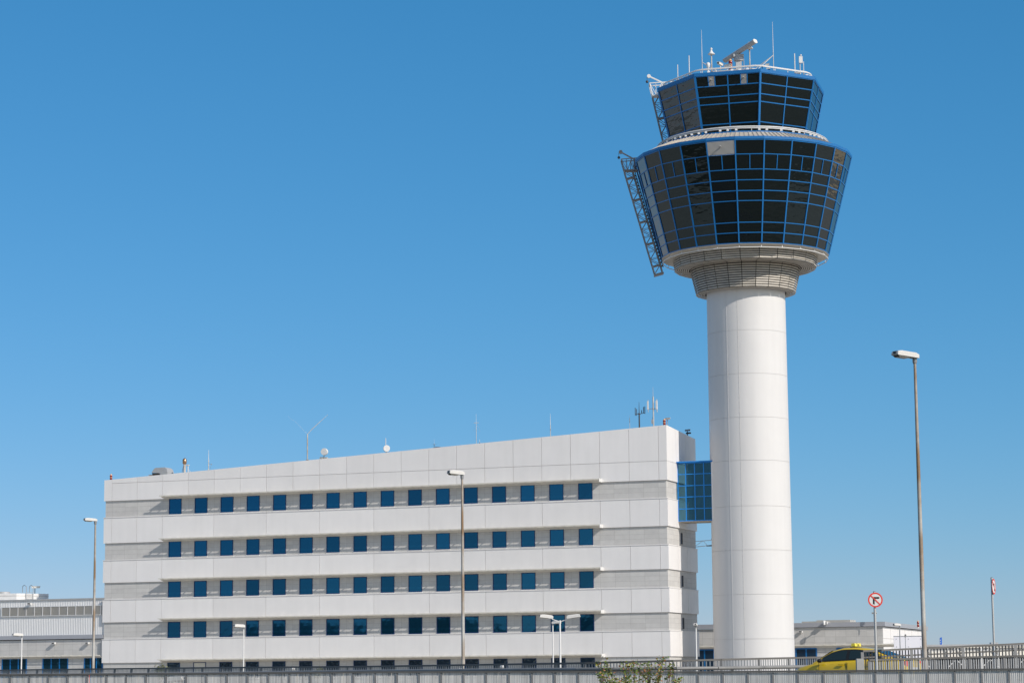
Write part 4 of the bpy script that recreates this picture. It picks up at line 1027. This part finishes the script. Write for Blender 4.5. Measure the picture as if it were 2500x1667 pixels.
# ------------------------------------------------------------------ traffic signs
def arrow_poly(flip):
    # elbow arrow: stem up, arm to the side
    pts = [(-.12,-.52),(.04,-.44),(.04-.0,-.52+.0)]
    a = [(-.33,-.66),(-.215,-.56),(-.10,-.66),(-.10,.12),(.46,.12),(.60,.245),(.46,.37),(-.22,.37),(-.33,.27)]
    return [(x*flip, y) for x, y in a]
def sign(cx, cy, Y, rad, yaw, flip, label, gz, poleoff):
    c = at(cx, cy, Y); t = empty('traffic_sign', (c.x, c.y, gz), label, 'road sign', 'round prohibition signs', rz=yaw); H = c.z-gz
    ro = MB()
    def disc(r, y0, y1, n=40):
        ro.v, ro.f, ro.sm = [], [], []
        ring = [(r*math.cos(2*PI*k/n), r*math.sin(2*PI*k/n)) for k in range(n)]
        m_ = MB().prism(ring, (0,0,H), (1,0,0), (0,0,1), (0,1,0), y0, y1); return m_
    po = disc(rad, -.012, .0).build('plate', M['grey'], t)
    n = 48; m_ = MB(); vs = []
    for k in range(n):
        a = 2*PI*k/n
        for r in (rad, rad*.80): vs.append((r*math.cos(a), -.016, H+r*math.sin(a)))
    m_.add(vs, [(2*k, 2*((k+1) % n), 2*((k+1) % n)+1, 2*k+1) for k in range(n)])
    s2 = math.sqrt(.5); L = rad*.83; w = rad*.075
    m2 = MB(); m_.add([(-L*s2-w*s2, -.024, H+L*s2-w*s2), (L*s2-w*s2, -.024, H-L*s2-w*s2), (L*s2+w*s2, -.024, H-L*s2+w*s2), (-L*s2+w*s2, -.024, H+L*s2+w*s2)], [(0,1,2,3)])
    m_.build('red_ring', M['signred'], t)
    nP = 48; wf = MB().add([(rad*.81*math.cos(2*PI*k/nP), -.0145, H+rad*.81*math.sin(2*PI*k/nP)) for k in range(nP)], [tuple(range(nP))]); wf.build('white_face', M['signwhite'], t)
    ap = arrow_poly(flip); ar = MB().add([(x*rad, -.019, H+(y+.03)*rad) for x, y in ap], [tuple(range(len(ap)))]); ar.build('arrow', M['black'], t)
    MB().tube([(poleoff,.045,0),(poleoff,.045,H+rad*1.12)], .037, 10).build('pole', M['pole'], t)
    MB().box(poleoff-.05,poleoff+.05,.003,.05,H+rad*.5,H+rad*.6).box(poleoff-.05,poleoff+.05,.003,.05,H-rad*.6,H-rad*.5).lathe([(.04,H+rad*1.12),(.04,H+rad*1.16),(.001,H+rad*1.16)], 8, (poleoff,.045,0)).build('clamp', M['darkmetal'], t)
    return t
sign(2137, 1463.6, 72.5, .225, R(-4), 1, 'no right turn sign on a pole in front of the taxi', .5, -.02)
sign(2425.3, 1431, 81.5, .27, R(66), -1, 'no left turn sign seen nearly edge on at the far right', .5, -.03)

# ------------------------------------------------------------------ taxi
def taxi():
    Yc = 85.5; cp = at(2092, 1640, Yc)
    yaw = R(180-32)   # heading left and away
    t = empty('taxi', (cp.x, cp.y, 1.085), 'yellow saloon taxi driving left behind the railings', 'taxi', rz=yaw)
    # local: +x nose, +y left side of car; z up.  camera sees the car's left side
    # stations: x, sill z, shoulder z, half width low, half width shoulder
    t.scale = (1, 1, 1)
    st = [(-2.24,.50,.86,.62,.60),(-2.18,.36,1.0,.78,.70),(-1.95,.30,1.05,.86,.76),(-1.5,.26,1.07,.88,.80),(-.9,.24,1.04,.89,.82),(0,.23,1.0,.895,.83),(.8,.23,.965,.895,.83),(1.1,.24,.95,.89,.81),(1.5,.26,.88,.88,.77),(1.9,.30,.79,.85,.70),(2.12,.34,.70,.78,.62),(2.24,.42,.58,.66,.52)]
    b = MB(); ring = 12; vs = []
    for x, z0, z1, wl, ws in st:
        zm = z0+(z1-z0)*.52
        prof = [(0,z0),(wl*.9,z0),(wl,z0+.10),(wl*1.005,zm),(ws*1.05,z1-.10),(ws*.96,z1-.015),(0,z1+.02)]
        full = [(y, z) for y, z in prof]+[(-y, z) for y, z in prof[::-1][1:-1]]
        vs += [(x, y, z) for y, z in full]; ring = len(full)
    fs = [(i*ring+k, i*ring+(k+1) % ring, (i+1)*ring+(k+1) % ring, (i+1)*ring+k) for i in range(len(st)-1) for k in range(ring)]
    fs += [tuple(range(ring))[::-1], tuple(range((len(st)-1)*ring, len(st)*ring))]
    b.add(vs, fs, True)
    bo = b.build('body', M['taxi'], t)
    # greenhouse shell (roof and pillars) as a closed loft
    gs = [(-1.72,1.04,1.06,.74,.70),(-1.30,1.0,1.22,.78,.66),(-.85,1.0,1.39,.79,.62),(-.3,.98,1.455,.80,.60),(.25,.96,1.45,.80,.59),(.65,.94,1.36,.80,.60),(1.05,.92,1.16,.79,.64),(1.38,.89,.94,.76,.70)]
    gb = MB(); vs = []
    for x, z0, z1, wl, wt in gs:
        prof = [(wl,z0),(wl-(wl-wt)*.5,(z0+z1)/2),(wt,z1-.05*min(1,(z1-z0)/.3)),(wt*.8,z1),(0,z1+.012)]
        full = prof+[(-y, z) for y, z in prof[::-1][1:]]
        vs += [(x, y, z) for y, z in full]; rg = len(full)
    gb.add(vs, [(i*rg+k, i*rg+k+1, (i+1)*rg+k+1, (i+1)*rg+k) for i in range(len(gs)-1) for k in range(rg-1)], True)
    gb.build('roof', M['taxi'], t)
    def wy(x, z):        # half width of the cabin side at x, z
        for a, c in zip(gs[:-1], gs[1:]):
            if a[0] <= x <= c[0]:
                f = (x-a[0])/(c[0]-a[0]); v = [a[i]*(1-f)+c[i]*f for i in range(5)]
                q = min(1, max(0, (z-v[1])/max(.05, v[2]-.05-v[1]))); return v[3]-(v[3]-v[4])*q
        return .75
    def ztop(x):
        for a, c in zip(gs[:-1], gs[1:]):
            if a[0] <= x <= c[0]: f = (x-a[0])/(c[0]-a[0]); return a[2]*(1-f)+c[2]*f
        return 1
    for s in (1, -1):
        # black side glass surround, then the panes
        def side(name, outline, off, mt, parent):
            m_ = MB(); P = [(x, s*(wy(x, z)+off), z) for x, z in outline]
            m_.add(P, [tuple(range(len(P)))]); return m_.build(name, M[mt], parent)
        def strip(name, xa, xb, dt, db, off, mt, parent, n=10, slant=0.):
            m_ = MB(); P = []
            for k in range(n+1):
                x = xa+(xb-xa)*k/n; zb_ = .955+(1.22-x)*.04+db; zt_ = max(zb_+.015, ztop(x)-dt)
                for z in (zb_, zb_+(zt_-zb_)*.5, zt_): P.append((x, s*(wy(x, z)+off), z))
            m_.add(P, [(3*k+r, 3*k+3+r, 3*k+4+r, 3*k+1+r) for k in range(n) for r in (0, 1)], True); return m_.build(name, M[mt], parent)
        strip('window_surround', -1.36, 1.24, .062, 0, .014, 'black', t, 14)
        strip('front_window', .06, 1.02, .10, .035, .020, 'carglass', t)
        strip('rear_window', -.84, -.05, .10, .035, .020, 'carglass', t)
        strip('quarter_window', -1.2, -.90, .10, .035, .020, 'carglass', t)
        for x0, x1 in ((.02,1.08),(-1.0,-.02)):
            d = MB(); zz0, zz1 = .36, .93
            for xa in (x0, x1):
                d.bar((xa, s*.905, zz0), (xa, s*.885, zz1), .012, .01, (0,1,0))
            do = d.build('door_seam', M['black'], t)
        for hx in (.2, -.82):
            MB().bar((hx-.11, s*.915, .86), (hx+.11, s*.915, .86), .03, .035, (0,1,0)).build('door_handle', M['taxi'], t)
        mr_ = MB().ball((1.0, s*.97, 1.0), .10, 10, 6, .75); mr_.build('wing_mirror', M['black'], t)
        MB().obox((.895, s*.97, 1.0), (0,1,0), (0,0,1), (1,0,0), (-.08,.08), (-.055,.055), (0,.01)).build('mirror_glass', M['chrome'], t)
        MB().obox((2.08, s*.56, .62), (.85,s*.35,0), (-s*.35,.85,0), (0,0,1), (-.12,.1), (-.14,.14), (-.08,.08)).build('headlight', M['chrome'], t)
        MB().obox((-2.19, s*.62, .86), (1,0,0), (0,1,0), (0,0,1), (-.04,.04), (-.14,.14), (-.08,.1)).build('tail_light', M['signred'], t)
        for wx in (1.35, -1.32):
            m_ = MB(); n = 24
            prof = [(.19,-.10),(.31,-.10),(.325,-.06),(.325,.06),(.31,.10),(.19,.10)]
            tmp = MB().lathe(prof, n); m_.v = [(x+wx, z+s*.80, y+.325) for x, y, z in tmp.v]; m_.f = tmp.f; m_.sm = tmp.sm
            wo = m_.build('wheel', M['tyre'], t)
            r2 = MB(); tmp = MB().lathe([(.001,.09),(.19,.07),(.19,-.07),(.001,-.05)], n); r2.v = [(x+wx, z*s+s*.80, y+.325) for x, y, z in tmp.v]; r2.f = tmp.f; r2.sm = tmp.sm
            r2.build('rim', M['chrome'], wo)
    MB().add([(1.36,-.62,.965),(1.36,.62,.965),(.70,.55,1.355),(.70,-.55,1.355)], [(0,1,2,3)]).build('windscreen', M['carglass'], t)
    MB().add([(-1.70,-.62,1.075),(-1.70,.62,1.075),(-.92,.55,1.385),(-.92,-.55,1.385)], [(3,2,1,0)]).build('rear_screen', M['carglass'], t)
    rs = MB().prism([(0,0),(.16,0),(.14,.11),(.02,.11)], (-.08,-.27,1.50), (1,0,0), (0,0,1), (0,1,0), 0, .54)
    so = rs.build('roof_sign', M['signyellow'], t)
    MB().bar((0,-.45,1.475),(0,.45,1.475),.05,.03).box(-.1,.1,-.12,.12,1.46,1.5).build('sign_bar', M['black'], t)
    for sx_, rz_ in ((-.082, -PI/2), (.083, PI/2)):
        cu = bpy.data.curves.new('lettering', 'FONT'); cu.body = 'Taxi'; cu.size = .13; cu.align_x = 'CENTER'; cu.align_y = 'CENTER'; cu.extrude = .002
        tmp_ = bpy.data.objects.new('temp', cu); col.objects.link(tmp_)
        me_ = bpy.data.meshes.new_from_object(tmp_.evaluated_get(bpy.context.evaluated_depsgraph_get())); bpy.data.objects.remove(tmp_)
        lo_ = bpy.data.objects.new('lettering', me_); col.objects.link(lo_); lo_.parent = so; me_.materials.clear(); me_.materials.append(M['black'])
        lo_.location = (sx_*.9, 0, 1.553); lo_.rotation_euler = (R(83 if True else 90), 0, rz_)
    MB().box(-2.262,-2.25,-.26,.26,.62,.74).build('number_plate', M['white'], t)
    MB().box(2.2,2.26,-.5,.5,.44,.54).build('grille', M['black'], t)
    return t
taxi()

# ------------------------------------------------------------------ plants
def sprays(name, base, targets, lsz, nleaf, spread, matl, label, cat, trunk_r=.05, seed=1):
    rr = random.Random(seed)
    t = empty(name, base, label, cat); b = Vector(base)
    tr_ = MB(); fork = Vector((0,0,max(.2, (targets[0].z-b.z)*.45)))
    tr_.tube([(0,0,0), fork*.5+Vector((.04,0,0)), fork], [trunk_r, trunk_r*.8, trunk_r*.65], 8)
    br_ = MB(); lf = MB()
    for T in targets:
        e = T-b; mid = fork.lerp(e, .5)+Vector((rr.uniform(-.1,.1), rr.uniform(-.1,.1), rr.uniform(-.15,.05)))
        br_.tube([fork, mid, e], [trunk_r*.4, trunk_r*.25, .006], 5)
        for _ in range(nleaf):
            k = .35+.65*rr.random()**.6
            p = mid.lerp(e, .45+.6*k)+Vector((rr.gauss(0,1)*spread, rr.gauss(0,1)*spread*1.2, rr.gauss(0,1)*spread*.75))
            d = Vector((rr.uniform(-1,1), rr.uniform(-1,1), rr.uniform(-.7,.5))).normalized(); s = d.cross(Vector((rr.uniform(-1,1), rr.uniform(-1,1), 1))).normalized()
            L = lsz*rr.uniform(.6,1.25); w = L*.33
            lf.add([p, p+d*L*.35+s*w, p+d*L*.75+s*w*.75, p+d*L, p+d*L*.75-s*w*.75, p+d*L*.35-s*w], [(0,1,2,3,4,5)])
    tr_.build('trunk', M['bark'], t); br_.build('branches', M['bark'], t); lf.build('crown', M[matl], t)
zs = lambda x, y: at(1400+x/6.533, 1580+y/6.533, 58+rnd.uniform(-.8,.8))
tg = [zs(*p) for p in ((420,260),(510,210),(410,430),(590,380),(660,520),(790,300),(870,285),(955,260),(1190,280),(1110,400),(1240,330),(1375,230),(1430,190),(1565,290),(1560,380),(1190,500),(1370,430),(1350,520),(1640,540),(1700,520),(960,540),(560,545),(820,500),(1060,300),(760,560),(460,480))]
tg += [at(1400+x/6.533, 1580+y/6.533, 58+rnd.uniform(-1,1)) for x, y in ((500,620),(700,640),(900,660),(1100,640),(1300,620),(1500,640),(1600,680),(1000,760),(1250,760))]
sprays('young_tree', (at(1555, 1700, 58).x, 58, -3.45), tg, .066, 62, .048, 'leaf', 'young tree with green and rusty autumn leaves in front of the near fence', 'tree', .06, 5)
for px, py, Y, lb_, sd in ((389,1627,190,'pale olive shrub before the first ground floor office window',2),(403,1628,191,'second pale olive shrub at the foot of the first office window',3),(775,1632,196,'low olive shrub just left of the middle ground floor windows',4)):
    p = at(px, py, Y); base = (p.x, p.y, 0)
    r2 = random.Random(sd)
    sprays('olive_shrub', base, [Vector((p.x+r2.uniform(-.35,.35), p.y+r2.uniform(-.3,.3), p.z+r2.uniform(-.7,.2))) for _ in range(9)], .16, 26, .12, 'olive', lb_, 'shrub', .03, sd)

# ------------------------------------------------------------------ light, sky, camera
SAZ, SEL = R(180-46), R(34)       # compass azimuth from +Y towards +X, elevation
sd = Vector((math.sin(SAZ)*math.cos(SEL), math.cos(SAZ)*math.cos(SEL), math.sin(SEL)))
sl_ = bpy.data.lights.new('sun', 'SUN'); sl_.energy = 2.9; sl_.angle = R(.53); sl_.color = (1., .93, .845)
so = bpy.data.objects.new('sun', sl_); col.objects.link(so); so.rotation_euler = sd.to_track_quat('Z', 'Y').to_euler(); so.location = (100, -100, 150)
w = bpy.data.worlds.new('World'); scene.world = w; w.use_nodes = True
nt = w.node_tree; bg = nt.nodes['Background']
sk = nt.nodes.new('ShaderNodeTexSky'); sk.sky_type = 'NISHITA'; sk.sun_disc = False
sk.sun_elevation = SEL; sk.sun_rotation = SAZ; sk.altitude = 50; sk.air_density = 1.0; sk.dust_density = 0.; sk.ozone_density = 6.0
# away from the sun the clear sky is the deep, polarised blue of the photograph; towards the sun and overhead a warm tint is added to neutralise fill
def wn(t, **k):
    x = nt.nodes.new(t)
    for a, v in k.items(): setattr(x, a, v)
    return x
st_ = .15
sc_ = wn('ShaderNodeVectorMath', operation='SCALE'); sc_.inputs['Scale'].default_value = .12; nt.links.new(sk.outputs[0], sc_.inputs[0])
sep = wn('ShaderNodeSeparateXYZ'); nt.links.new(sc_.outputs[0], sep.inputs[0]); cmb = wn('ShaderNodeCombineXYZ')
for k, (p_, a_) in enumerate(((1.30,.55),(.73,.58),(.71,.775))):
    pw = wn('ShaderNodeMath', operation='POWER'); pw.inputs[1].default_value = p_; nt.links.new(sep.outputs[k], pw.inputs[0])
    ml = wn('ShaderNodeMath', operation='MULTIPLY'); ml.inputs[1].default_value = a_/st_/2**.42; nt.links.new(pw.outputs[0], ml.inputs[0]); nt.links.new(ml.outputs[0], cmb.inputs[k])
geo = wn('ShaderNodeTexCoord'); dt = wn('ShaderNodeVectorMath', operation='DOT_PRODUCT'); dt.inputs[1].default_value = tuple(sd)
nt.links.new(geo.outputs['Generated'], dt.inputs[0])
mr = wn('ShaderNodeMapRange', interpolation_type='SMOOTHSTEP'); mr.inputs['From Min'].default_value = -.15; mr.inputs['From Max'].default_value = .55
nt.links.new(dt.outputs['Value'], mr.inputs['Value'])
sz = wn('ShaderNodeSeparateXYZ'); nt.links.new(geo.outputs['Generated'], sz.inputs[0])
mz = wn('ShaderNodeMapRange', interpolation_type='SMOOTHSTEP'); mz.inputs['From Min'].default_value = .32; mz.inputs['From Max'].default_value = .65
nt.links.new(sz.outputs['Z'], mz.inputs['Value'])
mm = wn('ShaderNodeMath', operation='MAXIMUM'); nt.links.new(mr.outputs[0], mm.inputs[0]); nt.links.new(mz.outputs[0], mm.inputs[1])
mx = wn('ShaderNodeMix', data_type='RGBA'); nt.links.new(mm.outputs[0], mx.inputs['Factor']); nt.links.new(cmb.outputs[0], mx.inputs['A']); warm_tint = wn('ShaderNodeMix', data_type='RGBA', blend_type='MULTIPLY'); warm_tint.inputs['Factor'].default_value = 1; warm_tint.inputs['B'].default_value = (1.34, .93, .67, 1)
nt.links.new(sk.outputs[0], warm_tint.inputs['A']); nt.links.new(warm_tint.outputs['Result'], mx.inputs['B'])
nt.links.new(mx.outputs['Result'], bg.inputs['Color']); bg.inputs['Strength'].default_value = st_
cam = bpy.data.cameras.new('camera'); cam.sensor_width = 36; cam.lens = F/2500*36; cam.clip_start = .5; cam.clip_end = 20000
cob = bpy.data.objects.new('camera', cam); col.objects.link(cob)
cob.matrix_world = Matrix.Translation((0, 0, EYE)) @ Matrix.Rotation(R(90)+PITCH, 4, 'X') @ Matrix.Rotation(-ROLL, 4, 'Z')
scene.camera = cob
scene.view_settings.view_transform = 'Standard'; scene.view_settings.look = 'None'
scene.view_settings.exposure = .42; scene.view_settings.gamma = 1.
